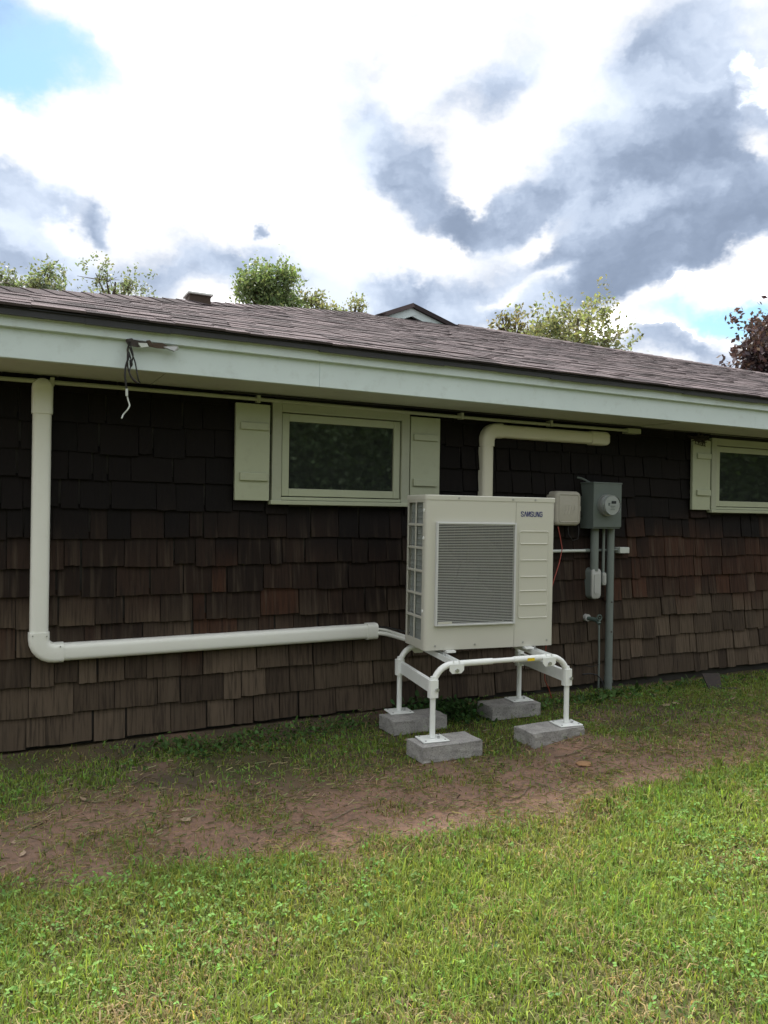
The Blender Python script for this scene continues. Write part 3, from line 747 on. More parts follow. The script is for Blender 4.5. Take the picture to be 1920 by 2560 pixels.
# embossed service panel
ex0, ex1, ez0, ez1 = .713 * UW, .962 * UW, .186 * UH, .776 * UH
def ring_frame(mb, x0, x1, z0, z1, wd, r, y0, y1):
    def loop(o_, y): return [((x0 + x1) / 2 + px, y, (z0 + z1) / 2 + pz) for px, pz in rrect(x1 - x0 - 2 * o_, z1 - z0 - 2 * o_, max(.002, r - o_))]
    L_ = [loop(0, y0), loop(wd * .35, y1), loop(wd * .65, y1), loop(wd, y0)]; n = len(L_[0])
    mb.add([p for l in L_ for p in l], [(i * n + k, i * n + (k + 1) % n, (i + 1) * n + (k + 1) % n, (i + 1) * n + k) for i in range(3) for k in range(n)])
c = MB(); ring_frame(c, ex0, ex1, ez0, ez1, .010, .018, .0005, -.0045); c.build('embossed_border', MAT['case'], hp, smooth=50)
for fz_ in (.687, .577, .467, .372, .278):
    c = MB(); z = fz_ * UH; c.add([(ex0 + .014, 0.0005, z - .006), (ex1 - .014, .0005, z - .006), (ex1 - .018, -.006, z), (ex0 + .018, -.006, z), (ex0 + .014, .0005, z + .005), (ex1 - .014, .0005, z + .005)], [(0, 1, 2, 3), (3, 2, 5, 4), (0, 3, 4), (1, 5, 2)])
    c.build('rib', MAT['case'], hp)
# lettering: strokes for each letter
def stroke(mb, pts, wdt, y, ox, oz, sx, sz):
    P = [np.array([ox + px * sx, oz + pz * sz]) for px, pz in pts]
    Ls, Rs = [], []
    for i, p in enumerate(P):
        t0 = P[i] - P[i - 1] if i else P[1] - P[0]; t1 = P[i + 1] - P[i] if i < len(P) - 1 else t0
        t0 = t0 / np.linalg.norm(t0); t1 = t1 / np.linalg.norm(t1); t = t0 + t1; t /= np.linalg.norm(t); n = np.array([-t[1], t[0]]); k = 1 / max(.5, n.dot(np.array([-t0[1], t0[0]])))
        Ls.append(p + n * wdt / 2 * k); Rs.append(p - n * wdt / 2 * k)
    m_ = len(P); vs = [(q[0], y, q[1]) for q in Ls] + [(q[0], y, q[1]) for q in Rs]
    mb.add(vs, [(i, i + 1, m_ + i + 1, m_ + i) for i in range(m_ - 1)])
GL = {'S': [[(.92, .74), (.92, .88), (.78, 1), (.22, 1), (.08, .88), (.08, .70), (.22, .58), (.78, .40), (.92, .28), (.92, .12), (.78, 0), (.22, 0), (.08, .12), (.08, .26)]],
      'A': [[(.04, -.06), (.45, 1.0), (.55, 1.0), (.96, -.06)]], 'M': [[(.06, -.06), (.10, 1.0), (.22, 1.0), (.5, .05), (.78, 1.0), (.90, 1.0), (.94, -.06)]],
      'U': [[(.08, 1.06), (.08, .14), (.24, 0), (.76, 0), (.92, .14), (.92, 1.06)]], 'N': [[(.10, -.06), (.10, 1.0), (.22, 1.0), (.78, 0.0), (.90, 0.0), (.90, 1.06)]],
      'G': [[(.92, .76), (.92, .88), (.78, 1), (.24, 1), (.08, .86), (.08, .14), (.24, 0), (.78, 0), (.92, .14), (.92, .52), (.55, .52)]]}
c = MB(); lxs, lxe, lz0, lz1 = .707 * UW + .018, .905 * UW, .872 * UH, .902 * UH; adv = (lxe - lxs) / 7
for i, ch in enumerate('SAMSUNG'):
    sx = adv * (.80 if ch != 'M' else .92)
    for st in GL[ch]: stroke(c, st, .0050, -.0016, lxs + i * adv + (adv * .86 - sx) / 2, lz0, sx, lz1 - lz0)
c.build('lettering', MAT['navy'], hp)['label'] = 'navy maker lettering'
c = MB()
def screw(mb, x, z, y=0): mb.tube([(x, y + .002, z), (x, y - .004, z)], .006, 8)
for fx_ in (.24, .66, .84): screw(c, fx_ * UW, UH - .017, -.003)
for fx_ in (.08, .38, .76): screw(c, fx_ * UW, .028)
screw(c, .955 * UW, .035); c.build('screw', MAT['steel'], hp)
c = MB()
for fz_ in (.90, .72, .25): c.tube([(.003, .040, fz_ * UH), (-.004, .040, fz_ * UH)], .011, 10)
c.build('handle_screw', MAT['stand'], hp)
for fx_ in (.19, .80):
    for y0 in (-.03, UD - .02): c = MB(); c.box(fx_ * UW - .03, fx_ * UW + .03, y0, y0 + .06, -.014, -.002); c.build('mounting_foot', MAT['stand'], hp)

# refrigerant lines between cover and unit
for nm, lab, m_, r, z0, z1, y1, dx in (('refrigerant_line', 'thick white insulated line from pipe cover to heat pump', 'duct', .016, -.868, -.885, 4.34, .12), ('refrigerant_line', 'thin white line above it from pipe cover to heat pump', 'duct', .010, -.838, -.868, 4.36, .10), ('control_cable', 'black cable beside the white lines at the heat pump', 'black', .007, -.825, -.835, 4.35, .08)):
    P0 = np.array([2.47, WALL - .03, CAMH + z0]); P3 = np.array([2.50, y1 - .03, CAMH + z1 + .045]); P1 = P0 + (.12, -.02, 0); P2 = P3 + (-.06, .2, 0)
    pts = [(1 - t) ** 3 * P0 + 3 * t * (1 - t) ** 2 * P1 + 3 * t * t * (1 - t) * P2 + t ** 3 * P3 for t in np.linspace(0, 1, 14)]
    mb = MB(); mb.tube(pts, r, 8); tag(mb.build(nm, MAT[m_], smooth=60), lab, 'pipe' if m_ != 'black' else 'cable')

# ------------------------------------------------------------------ blocks and stand
LEG = dict(FL=(2.335, 3.865), FR=(3.285, 3.80), BL=(2.455, 4.495), BR=(3.40, 4.44)); ZB = CAMH - 1.33
def block(cx, cy, rz, label, seed):
    rnd = random.Random(seed); bm = bmesh.new(); bmesh.ops.create_cube(bm, size=1)
    bmesh.ops.scale(bm, vec=(.40, .20, .092), verts=bm.verts); bmesh.ops.bevel(bm, geom=bm.edges[:], offset=.004, segments=1, affect='EDGES')
    bmesh.ops.subdivide_edges(bm, edges=bm.edges[:], cuts=4, use_grid_fill=True)
    for v in bm.verts:
        e = sum((abs(abs(a_) - b_) < .006) for a_, b_ in zip(v.co, (.2, .1, .046)))
        k = .0006 if e < 2 else .0016
        v.co += Vector((rnd.gauss(0, k), rnd.gauss(0, k), rnd.gauss(0, k)))
    me = bpy.data.meshes.new('concrete_block'); bm.to_mesh(me); bm.free(); me.materials.append(MAT['concrete'])
    o = bpy.data.objects.new('concrete_block', me); COL.objects.link(o); o.location = (cx, cy, ZB - .046); o.rotation_euler = (0, 0, rz)
    tag(o, label, 'concrete block', 'blocks under the heat pump stand')
block(2.405, 3.84, math.radians(-1.5), 'grey concrete block under the front left foot of stand', 1)
block(3.155, 3.805, math.radians(1), 'grey concrete block sunk in grass under the front right foot of stand', 2)
block(2.51, 4.40, math.radians(0), 'grey concrete block near the wall under the rear left foot of stand', 3)
block(3.30, 4.42, math.radians(-4), 'dark grey concrete block near the wall under the rear right foot of stand', 4)
sx0, sy0 = np.mean([p[0] for p in LEG.values()]), np.mean([p[1] for p in LEG.values()])
st = thing('equipment_stand', 'white tubular steel stand on four blocks carrying the heat pump', 'stand', (sx0, sy0, ZB)); SP = Matrix.Translation((-sx0, -sy0, -ZB))
ZR = UZ - .0385; rt = .019
def spart(mb, name, mat='stand', parent=None, **k):
    o = mb.build(name, MAT[mat], parent or st, **k)
    if parent is None: o.matrix_parent_inverse = SP
    return o
for (a, b) in (('FL', 'FR'), ('BL', 'BR')):
    A_ = np.array([*LEG[a], 0]); B_ = np.array([*LEG[b], 0]); d = (B_ - A_) / np.linalg.norm(B_ - A_); Rb = .13
    for P, s_, other in ((A_, 1, B_), (B_, -1, A_)):
        dd_ = d * s_
        pts = [P + (0, 0, ZB + .36)] + [P + dd_ * (Rb - Rb * math.cos(math.radians(t))) + np.array([0, 0, ZR - Rb + Rb * math.sin(math.radians(t))]) for t in range(0, 91, 10)]
        tb = MB(); tb.tube(pts + [P + dd_ * .40 + (0, 0, ZR)], rt, 12); spart(tb, 'leg_bend', smooth=40)
        lg = MB(); lg.tube([P + (0, 0, ZB + .012), P + (0, 0, ZB + .37)], rt * .88, 12); spart(lg, 'leg', smooth=40)
        pl = MB(); ax = np.array([math.cos(.12), -math.sin(.12), 0]) * .082; ay = np.array([math.sin(.12), math.cos(.12), 0]) * .068
        pl.obox(P + (0.0, 0, ZB + .006), ax, ay, (0, 0, .004)); pp = spart(pl, 'foot_plate', bevel=.003)
        for i in (-1, 1):
            for j in (-1, 1): bo = MB(); bo.tube([P + ax * i * .75 + ay * j * .72 + np.array([0, 0, ZB + .0095]), P + ax * i * .75 + ay * j * .72 + np.array([0, 0, ZB + .0125])], .006, 8); spart(bo, 'bolt', 'steel')
        bo = MB(); bo.tube([P + (.03, -.02, ZB + .009), P + (.03, -.02, ZB + .022)], .009, 6)
        spart(bo, 'bolt', 'steel')
    mid_ = MB(); c0 = A_ + d * .38 + np.array([0, 0, ZR]); c1 = B_ - d * .38 + np.array([0, 0, ZR]); mid_.tube([c0, c1], rt * .82, 12); spart(mid_, 'top_rail', smooth=40)
for (a, b, nm) in (('FL', 'BL', 0), ('FR', 'BR', 1)):
    A_ = np.array([*LEG[a], 0]); B_ = np.array([*LEG[b], 0]); d = (B_ - A_) / np.linalg.norm(B_ - A_); sd = np.array([d[1], -d[0], 0])
    zb_ = ZB + .30
    br = MB(); cc = (A_ + B_) / 2 + np.array([0, 0, zb_]); hl = np.linalg.norm(B_ - A_) / 2 - .012
    br.obox(cc + sd * 0.0 + np.array([0, 0, .0]), d * hl, sd * .003, (0, 0, .036)); br.obox(cc + sd * .012 * (1 if nm else 1) + np.array([0, 0, .0345]), d * (hl - .001), sd * .010, (0, 0, .003)); br.obox(cc + sd * .012 + np.array([0, 0, -.0345]), d * (hl - .001), sd * .010, (0, 0, .003))
    spart(br, 'side_brace')
    for P in (A_, B_):
        sl_ = MB(); c0 = P + np.array([0, 0, zb_]); ax = np.array([math.cos(.1), -math.sin(.1), 0])
        ring = [[(P[0] + u, P[1] + v, z) for u, v in rrect(.058, .05, .014, 2)] for z in (zb_ - .052, zb_ + .052)]
        sl_.loft(ring); clamp = spart(sl_, 'leg_clamp', smooth=40)
        bo = MB(); bo.tube([c0 + (.012, -.02, -.004), c0 + (.012, -.036, -.004)], .011, 6); bo.build('bolt', MAT['steel'], clamp).matrix_parent_inverse = Matrix.Identity(4)
    # cross rail carrying the unit feet
    t = .155 if nm == 0 else .845
    Fp = np.array([*LEG['FL'], 0]) * (1 - t) + np.array([*LEG['FR'], 0]) * t; Bp = np.array([*LEG['BL'], 0]) * (1 - t) + np.array([*LEG['BR'], 0]) * t
    d2 = (Bp - Fp) / np.linalg.norm(Bp - Fp); s2 = np.array([d2[1], -d2[0], 0]); cc = (Fp + Bp) / 2 + np.array([0, 0, ZR + .0045])
    cr = MB(); hl = np.linalg.norm(Bp - Fp) / 2 + .02
    for sg in (-1, 1): cr.obox(cc + s2 * sg * .019, d2 * hl, s2 * .0015, (0, 0, .018))
    cr.obox(cc + np.array([0, 0, -.0165]), d2 * hl, s2 * .017, (0, 0, .0015)); spart(cr, 'cross_rail')
    for P, y_ in ((Fp, -1), (Bp, 1)):
        bk = MB(); c0 = P + np.array([0, 0, ZR - .035]) + d2 * y_ * .022
        pr = [(-.048, .036), (-.048, .0), (-.03, -.018), (.03, -.018), (.048, 0), (.048, .036)]; ex = np.array([math.cos(.07), -math.sin(.07), 0])
        bk.loft([[c0 + ex * u + np.array([0, 0, v]) + d2 * o_ for u, v in pr] for o_ in (-.003, .003)]); q = spart(bk, 'rail_bracket')
        bo = MB(); bo.tube([c0 + d2 * y_ * .002, c0 + d2 * y_ * .014], .012, 6); bo.build('bolt', MAT['steel'], q)
        bo = MB(); P2 = P + d2 * (-y_) * (.14 if y_ < 0 else -.10) * -1 if False else P + d2 * (-y_) * .17; bo.tube([P2 + np.array([0, 0, ZR + .005]), P2 + np.array([0, 0, UZ + .0])], .006, 8); spart(bo, 'mounting_bolt', 'steel')
yl = MB(); t = .70; P = np.array([*LEG['FL'], 0]) * (1 - t) + np.array([*LEG['FR'], 0]) * t + np.array([0, 0, ZR])
yl.obox(P + (0, -rt - .0012, -.003), (.026, -.0018, 0), (0, .0008, 0), (0, 0, .009)); spart(yl, 'sticker', 'yellow')

# ------------------------------------------------------------------ electrical gear on the wall
Yb = 4.80
mx0, mx1, mz0, mz1 = atY(1485, 1265, Yb)[0], atY(1553, 1265, Yb)[0], atY(1520, 1322, Yb)[2], atY(1520, 1206, Yb)[2]
mt = thing('meter_box', 'grey metal electric meter box with round glass meter on the wall', 'meter box', ((mx0 + mx1) / 2, WALL, mz0)); TP = Matrix.Translation((-(mx0 + mx1) / 2, -WALL, -mz0))
b = MB(); b.box(mx0, mx1, Yb + .01, WALL + .02, mz0, mz1 - .012); part(b, 'cabinet', MAT['grey_metal'], mt, TP, bevel=.004)
b = MB(); b.box(mx0 - .004, mx1 + .004, Yb, Yb + .012, mz0 + .012, mz1 - .004); part(b, 'cover', MAT['grey_metal'], mt, TP, bevel=.004)
b = MB(); b.box(mx0 - .008, mx1 + .008, Yb - .004, WALL + .02, mz1 - .012, mz1); part(b, 'rain_hood', MAT['grey_metal'], mt, TP, bevel=.003)
mc = atY(1534, 1263, Yb - .09); mxc, mzc = mc[0] - .0, mc[2]
b = MB(); b.tube([(mxc, Yb + .002, mzc), (mxc, Yb - .035, mzc)], .088, 28); part(b, 'socket_ring', MAT['steel'], mt, TP, smooth=40)
b = MB(); b.tube([(mxc, Yb - .03, mzc), (mxc, Yb - .072, mzc)], .074, 28); part(b, 'dial', MAT['meterface'], mt, TP, smooth=40)
b = MB(); b.box(mxc - .012, mxc + .036, Yb - .0745, Yb - .0725, mzc + .012, mzc + .034); part(b, 'display', MAT['drip'], mt, TP)
b = MB()
for i, (u, wd_) in enumerate(((-.008, .05), (-.022, .035), (-.036, .045))): b.box(mxc - wd_ / 2, mxc + wd_ / 2, Yb - .0742, Yb - .0725, mzc + u - .002, mzc + u + .002)
b.box(mxc - .045, mxc - .030, Yb - .0742, Yb - .0725, mzc - .004, mzc + .018); part(b, 'dial_print', MAT['grey_metal'], mt, TP)
b = MB(); rings = []
for yy, rr in ((Yb - .03, .082), (Yb - .085, .080), (Yb - .098, .074), (Yb - .104, .05)): rings.append([(mxc + rr * math.cos(2 * math.pi * k / 28), yy, mzc + rr * math.sin(2 * math.pi * k / 28)) for k in range(28)])
b.loft(rings); part(b, 'glass_cover', MAT['glass'], mt, TP, smooth=40)
b = MB(); b.tube([(mx0 + .05, 4.9, mz1 - .005), (mx0 - .02, 4.92, mz1 + .03), (mx0 - .05, WALL, mz1 + .04)], .008, 8); part(b, 'hub_stub', MAT['grey_metal'], mt, TP)

tx0, tx1, tz0, tz1 = atY(1388, 1270, 4.86)[0], atY(1452, 1270, 4.86)[0], atY(1420, 1314, 4.86)[2], atY(1420, 1228, 4.86)[2]
tb_ = thing('telephone_box', 'beige rounded telephone junction box between heat pump and meter box', 'junction box', ((tx0 + tx1) / 2, WALL, tz0)); QP = Matrix.Translation((-(tx0 + tx1) / 2, -WALL, -tz0))
cxm, czm, tw, thh = (tx0 + tx1) / 2, (tz0 + tz1) / 2, tx1 - tx0, tz1 - tz0
b = MB(); rings = []
for yy, ins in ((WALL + .02, .0), (4.875, 0), (4.858, .006), (4.85, .02)): rings.append([(cxm + u, yy, czm + v) for u, v in rrect(tw - 2 * ins, thh - 2 * ins, .045 - ins * .8, 5)])
b.loft(rings); part(b, 'housing', MAT['beige'], tb_, QP, smooth=50)
b = MB(); ring_frame(b, cxm - tw * .40, cxm + tw * .40, czm - thh * .42, czm + thh * .42, .012, .03, 4.851, 4.845); part(b, 'raised_rim', MAT['beige'], tb_, QP, smooth=50)
for i in range(4):
    b = MB(); u = -.05 + i * .03; b.tube([(cxm + u, 4.85, czm - .05), (cxm + u + .018, 4.849, czm), (cxm + u + .022, 4.85, czm + .03)], .0035, 6); part(b, 'raised_rib', MAT['beige'], tb_, QP)
b = MB(); b.box(tx1 - .002, tx1 + .018, 4.88, 4.90, czm - .02, czm + .02); part(b, 'latch', MAT['beige'], tb_, QP)

def conduit(name, label, pts, r, mat, cat='conduit', root=None):
    mb = MB(); mb.tube(pts, r, 14); o = mb.build(name, MAT[mat], smooth=50); tag(o, label, cat); return o
px_ = atY(1523.5, 1500, 4.895)[0]
c1 = thing('service_conduit', 'tall thick grey conduit from meter box down into the ground', 'conduit', (px_, 4.895, 0)); CP = Matrix.Translation((-px_, -4.895, 0))
b = MB(); b.tube([(px_, 4.895, -.12), (px_ + .004, 4.895, mz0 + .01)], .031, 16); part(b, 'tube', MAT['conduit'], c1, CP, smooth=50)
b = MB(); b.tube([(px_, 4.895, .02), (px_, 4.895, .07)], .034, 16); part(b, 'coupling', MAT['conduit'], c1, CP, smooth=50)
b = MB()
for z in (.45, .70): b.tube([(px_ - .002, 4.87, z), (px_ - .002, 4.862, z)], .007, 8)
part(b, 'strap_screw', MAT['rust'], c1, CP)
for (pxl, pw, py0, py1, r1, fit, lab) in ((1486, 0, 1325, 1421, .034, (1490, 1420, 1499, .055, .046), 'grey conduit with large oval access fitting below the meter box'), (1508.5, 0, 1325, 1432, .0125, (1510.5, 1431, 1464, .020, .018), 'thin grey conduit with small access fitting between thicker conduits')):
    x = atY(pxl, 1375, 4.90)[0]; zt_ = mz0 + .01; zl = atY(pxl, py1, 4.90)[2]
    co = thing('conduit_drop', lab, 'conduit', (x, WALL, zl)); KP = Matrix.Translation((-x, -WALL, -zl))
    b = MB(); b.tube([(x, 4.90, zt_), (x, 4.90, zl - .02)], r1, 14); part(b, 'tube', MAT['conduit'], co, KP, smooth=50)
    fx2 = atY(fit[0], (fit[1] + fit[2]) / 2, 4.88)[0]; z0f, z1f = atY(fit[0], fit[2], 4.87)[2], atY(fit[0], fit[1], 4.87)[2]; ww, dp_ = fit[3], fit[4]
    b = MB(); b.loft([[(fx2 + u, yy, (z0f + z1f) / 2 + v) for u, v in rrect(2 * ww * .82 if yy > 4.9 else 2 * ww * .82, z1f - z0f, ww * .75, 5)] for yy in (WALL + .02, 4.89)]); part(b, 'fitting_body', MAT['conduit'], co, KP, smooth=50)
    b = MB(); b.loft([[(fx2 + u, yy, (z0f + z1f) / 2 + v) for u, v in rrect(2 * ww * k, (z1f - z0f) * (k * .5 + .5), ww * .7 * k, 5)] for yy, k in ((4.889, .9), (4.876, .9), (4.872, .82))]); cv = part(b, 'fitting_cover', MAT['lb'], co, KP, smooth=40)
    b = MB(); b.loft([[(fx2 + u, yy, (z0f + z1f) / 2 + v) for u, v in rrect(2 * ww * .5, (z1f - z0f) * .62, ww * .24, 5)] for yy in (4.872, 4.866)]); b.build('raised_panel', MAT['lb'], cv, smooth=40)
    b = MB()
    for z in (z0f + .014, z1f - .014): b.tube([(fx2, 4.873, z), (fx2, 4.867, z)], .005 if ww > .03 else .0025, 8)
    b.build('screw', MAT['steel'], cv)
z_h = atY(1430, 1377, 4.92)[2]
hc = thing('horizontal_conduit', 'pale horizontal conduit behind the grey conduits ending in small white box', 'conduit', (3.9, WALL, z_h)); HP2 = Matrix.Translation((-3.9, -WALL, -z_h))
xe = atY(1545, 1375, 4.92)[0]; xj = atY(1470, 1377, 4.92)[0]
b = MB(); b.tube([(3.2, 4.925, z_h - .004), (xj, 4.925, z_h)], .0125, 12); part(b, 'tube', MAT['conduitl'], hc, HP2, smooth=50)
b = MB(); b.tube([(xj, 4.925, z_h), (xe, 4.925, z_h + .004)], .0105, 12); part(b, 'tube', MAT['conduit'], hc, HP2, smooth=50)
b = MB(); b.tube([(xj - .03, 4.925, z_h), (xj + .012, 4.925, z_h)], .0155, 12); part(b, 'coupling', MAT['conduit'], hc, HP2, smooth=50)
b = MB(); xb = atY(1573, 1375, 4.9)[0]; b.box(xe, xb, 4.895, WALL + .02, z_h - .026, z_h + .026); part(b, 'access_box', MAT['conduitl'], hc, HP2, bevel=.006)
# conduit along the top of the wall
zc = ZSOF - .030
tcn = thing('eave_conduit', 'long thin pale conduit clipped along the wall just under the eave', 'conduit', (.0, WALL, zc)); EP = Matrix.Translation((0, -WALL, -zc))
xend = atY(1566, 1073, 4.91)[0]; b = MB(); b.tube([(x, 4.915, zc - .016 + .004 * math.sin(x * 1.3)) for x in np.linspace(-.2, xend, 30)], .013, 10); part(b, 'tube', MAT['creamd'], tcn, EP, smooth=50)
b = MB(); b.box(xend, atY(1599, 1075, 4.91)[0], 4.89, WALL + .02, zc - .04, zc + .004); part(b, 'junction_box', MAT['creamd'], tcn, EP, bevel=.006)
for pxc in (646, 1155, 1378, 130):
    x = atY(pxc, 1010, 4.91)[0]; b = MB(); b.box(x - .011, x + .011, 4.897, WALL + .02, zc - .036, zc + .012); part(b, 'clip', MAT['creamd'], tcn, EP)
mb = MB(); mb.tube([(x, 4.905, ZSOF - .010 + .003 * math.sin(x * 2.2 + 1) ) for x in np.linspace(1.35, 8.4, 40)], .0065, 8); tag(mb.build('black_cable', MAT['black'], smooth=60), 'black cable tucked along the joint of wall and soffit', 'cable')

# spigot, stand pipe, loose cables
sp_ = atY(1466, 1545, WALL); xs_, zs_ = sp_[0], sp_[2]
spg = thing('hose_spigot', 'green weathered hose spigot sticking out of the shingle wall', 'spigot', (xs_, WALL, zs_)); GP = Matrix.Translation((-xs_, -WALL, -zs_))
b = MB(); b.tube([(xs_, WALL + .02, zs_ + .004), (xs_, WALL - .02, zs_ + .004)], .03, 16); part(b, 'flange', MAT['lb'], spg, GP, smooth=40)
b = MB(); b.tube([(xs_, WALL, zs_), (xs_ + .004, WALL - .07, zs_), (xs_ + .008, WALL - .12, zs_ - .004), (xs_ + .01, WALL - .145, zs_ - .03)], [.016, .017, .019, .017], 12); part(b, 'valve_body', MAT['brass'], spg, GP, smooth=60)
b = MB()
for k in range(8):
    t = 2 * math.pi * k / 8; b.tube([(xs_ + .008 + .024 * math.cos(t), WALL - .135 - .01, zs_ + .02 + .024 * math.sin(t)), (xs_ + .008 + .024 * math.cos(t + .785), WALL - .145, zs_ + .02 + .024 * math.sin(t + .785))], .006, 6)
b.tube([(xs_ + .008, WALL - .10, zs_ + .01), (xs_ + .008, WALL - .15, zs_ + .02)], .006, 8); part(b, 'handle', MAT['brass'], spg, GP, smooth=60)
xg = atY(1497, 1640, 4.92)[0]
mb = MB(); mb.tube([(xg - .002, 4.925, zs_ - .02), (xg, 4.925, .55), (xg + .003, 4.92, .25), (xg, 4.92, -.12)], .008, 8); tag(mb.build('ground_rod_pipe', MAT['conduit'], smooth=60), 'thin dark pipe running down the wall below the spigot', 'pipe')
W_ = lambda px, py, Y=4.92: tuple(atY(px, py, Y))
mb = MB(); mb.tube([W_(1456, 1686), W_(1475, 1684, 4.90), W_(1492, 1687, 4.90), W_(1502, 1697, 4.88), W_(1508, 1712, 4.87), (*W_(1510, 1730, 4.86)[:2], -.06)], .006, 8); tag(mb.build('wire_stub', MAT['black'], smooth=60), 'bent black wire from wall into soil beside thick conduit', 'cable')
mb = MB(); mb.tube([W_(1462, 1662), W_(1476, 1667, 4.9), W_(1490, 1664, 4.91), W_(1502, 1659)], .003, 6); tag(mb.build('loose_wire', MAT['black'], smooth=60), 'thin loose wire sagging on the wall above the bent stub', 'cable')
mb = MB(); mb.tube([W_(1395, 1316, 4.88), W_(1400, 1340, 4.86), W_(1405.5, 1372, 4.86), W_(1398, 1408, 4.8), W_(1386, 1446, 4.72), W_(1370, 1500, 4.62), W_(1365, 1616, 4.55), W_(1362, 1660, 4.6), W_(1362, 1700, 4.66), W_(1372, 1722, 4.7), (*W_(1386, 1738, 4.68)[:2], -.06)], .004, 8); tag(mb.build('orange_cable', MAT['orange'], smooth=60), 'red orange cable hanging behind the heat pump from the telephone box', 'cable')
mb = MB(); mb.tube([W_(1420, 1314, 4.9), W_(1421, 1335, 4.88), W_(1432, 1351, 4.88), W_(1445, 1347, 4.88), W_(1447, 1325, 4.88), W_(1446, 1314, 4.9)], .0035, 6); tag(mb.build('loop_cable', MAT['black'], smooth=60), 'thin black cable looping under the telephone box', 'cable')

# damaged eave: torn metal strip and dangling wires
tp = atY(380, 864, FY - .04)
tf = thing('torn_flashing', 'torn dark strip of metal and wood hanging on the fascia', 'flashing', (tp[0], FY, tp[2])); FP = Matrix.Translation((-tp[0], -FY, -tp[2]))
rnd = random.Random(11)
def shard(pts, y0, y1, name, mat):
    P = [atY(px, py, (y0 + y1) / 2) for px, py in pts]; b = MB(); b.loft([[(p[0] + rnd.uniform(-.002, .002), yy + rnd.uniform(-.004, .004), p[2]) for p in P] for yy in (y0, y1)]); part(b, name, MAT[mat], tf, FP)
shard([(316, 852), (330, 849), (368, 856), (370, 866), (345, 868), (320, 863)], FY - .05, FY - .034, 'metal_strip', 'rust')
shard([(366, 852), (375, 851), (380, 858), (405, 858), (418, 864), (413, 872), (392, 870), (372, 866)], FY - .048, FY - .033, 'wood_splinter', 'bark')
shard([(408, 868), (432, 864), (444, 867), (445, 875), (436, 879), (420, 873)], FY - .06, FY - .033, 'metal_tip', 'steel')
shard([(345, 857), (368, 858), (371, 867), (352, 869)], FY - .058, FY - .05, 'bright_patch', 'conduitl')
wr = atY(323, 860, FY - .03); wb = thing('wire_bundle', 'bundle of dark wires dangling in front of the fascia', 'wires', tuple(wr)); BP = Matrix.Translation((-wr[0], -wr[1], -wr[2]))
Yw = FY - .05
for pts, r, mat in (([(325, 855), (318, 875), (323, 890), (314, 915), (312, 940), (316, 968), (317, 985)], .0055, 'black'),
                    ([(324, 868), (330, 885), (338, 905), (342, 930), (346, 950), (350, 957)], .004, 'black'), ([(322, 880), (328, 900), (331, 912), (326, 918), (325, 900)], .004, 'black'),
                    ([(320, 870), (318, 900), (320, 925), (330, 945), (342, 955)], .0045, 'rust'), ([(326, 862), (334, 888), (328, 910), (322, 935), (336, 955), (349, 958)], .0035, 'black'),
                    ([(317, 985), (320, 1000), (325, 1014), (318, 1026), (308, 1036), (304, 1046)], .0040, 'conduitl')):
    b = MB(); P = [np.array(atY(px, py, Yw + rnd.uniform(-.015, .012))) for px, py in pts]; P2 = []
    for i in range(len(P) - 1):
        for t in (0, .33, .66): P2.append(P[i] * (1 - t) + P[i + 1] * t)
    P2.append(P[-1]); P3 = [P2[0]] + [(P2[i - 1] + P2[i] * 2 + P2[i + 1]) / 4 for i in range(1, len(P2) - 1)] + [P2[-1]]
    b.tube(P3, r, 7); part(b, 'wire', MAT[mat], wb, BP, smooth=60)
b = MB(); b.tube([atY(317, 972, Yw), atY(317, 990, Yw)], .007, 8); part(b, 'connector', MAT['conduitl'], wb, BP)
b = MB(); b.tube([atY(318, 853, Yw), atY(330, 851, Yw + .02)], .012, 8); part(b, 'bracket', MAT['rust'], wb, BP)

# nest debris at the upper corner of the right window
nc = atY(1755, 1106, WALL - .06); nb_ = MB(); rnd2 = random.Random(21)
for i in range(70):
    a = np.array([rnd2.gauss(0, .045), rnd2.gauss(.02, .012), rnd2.gauss(.03, .016)]); d = np.array([rnd2.gauss(0, 1), rnd2.gauss(0, .3), rnd2.gauss(0, .35)]); d *= rnd2.uniform(.03, .06) / np.linalg.norm(d)
    nb_.tube([nc + a - d, nc + a + (0, 0, -.004), nc + a + d], .0032, 4)
for i in range(7): x = rnd2.uniform(-.03, .07); nb_.tube([nc + (x, 0, .02), nc + (x + rnd2.gauss(0, .01), -.01, -.01), nc + (x + rnd2.gauss(0, .015), -.005, -.035)], .002, 4)
tag(nb_.build('bird_nest', MAT['rust']), 'dark clump of old nest twigs above the shutter of the right window', 'bird nest')
# rusty bracket lying by the wall on the right
bp = atG(1795, 1728, -.04)
sb = thing('metal_bracket', 'rusty dark bent metal plate standing by the wall under the right window', 'scrap metal', (bp[0], bp[1], -.045), math.radians(-20))
b = MB(); b.box(-.14, .16, -.055, .055, 0, .012); b.build('base_plate', MAT['rust'], sb, bevel=.002)
b = MB(); b.loft([[(u, v, z) for u, v in ((-.06 + z * -.35, .02 + z * .3), (.05, .02 + z * .3), (.05, .035 + z * .3), (-.06 + z * -.35, .035 + z * .3))] for z in (.01, .06, .115, .14)]); b.build('upright', MAT['rust'], sb)
b = MB(); b.box(.05, .17, -.02, .03, .012, .03); b.build('flange', MAT['rust'], sb)

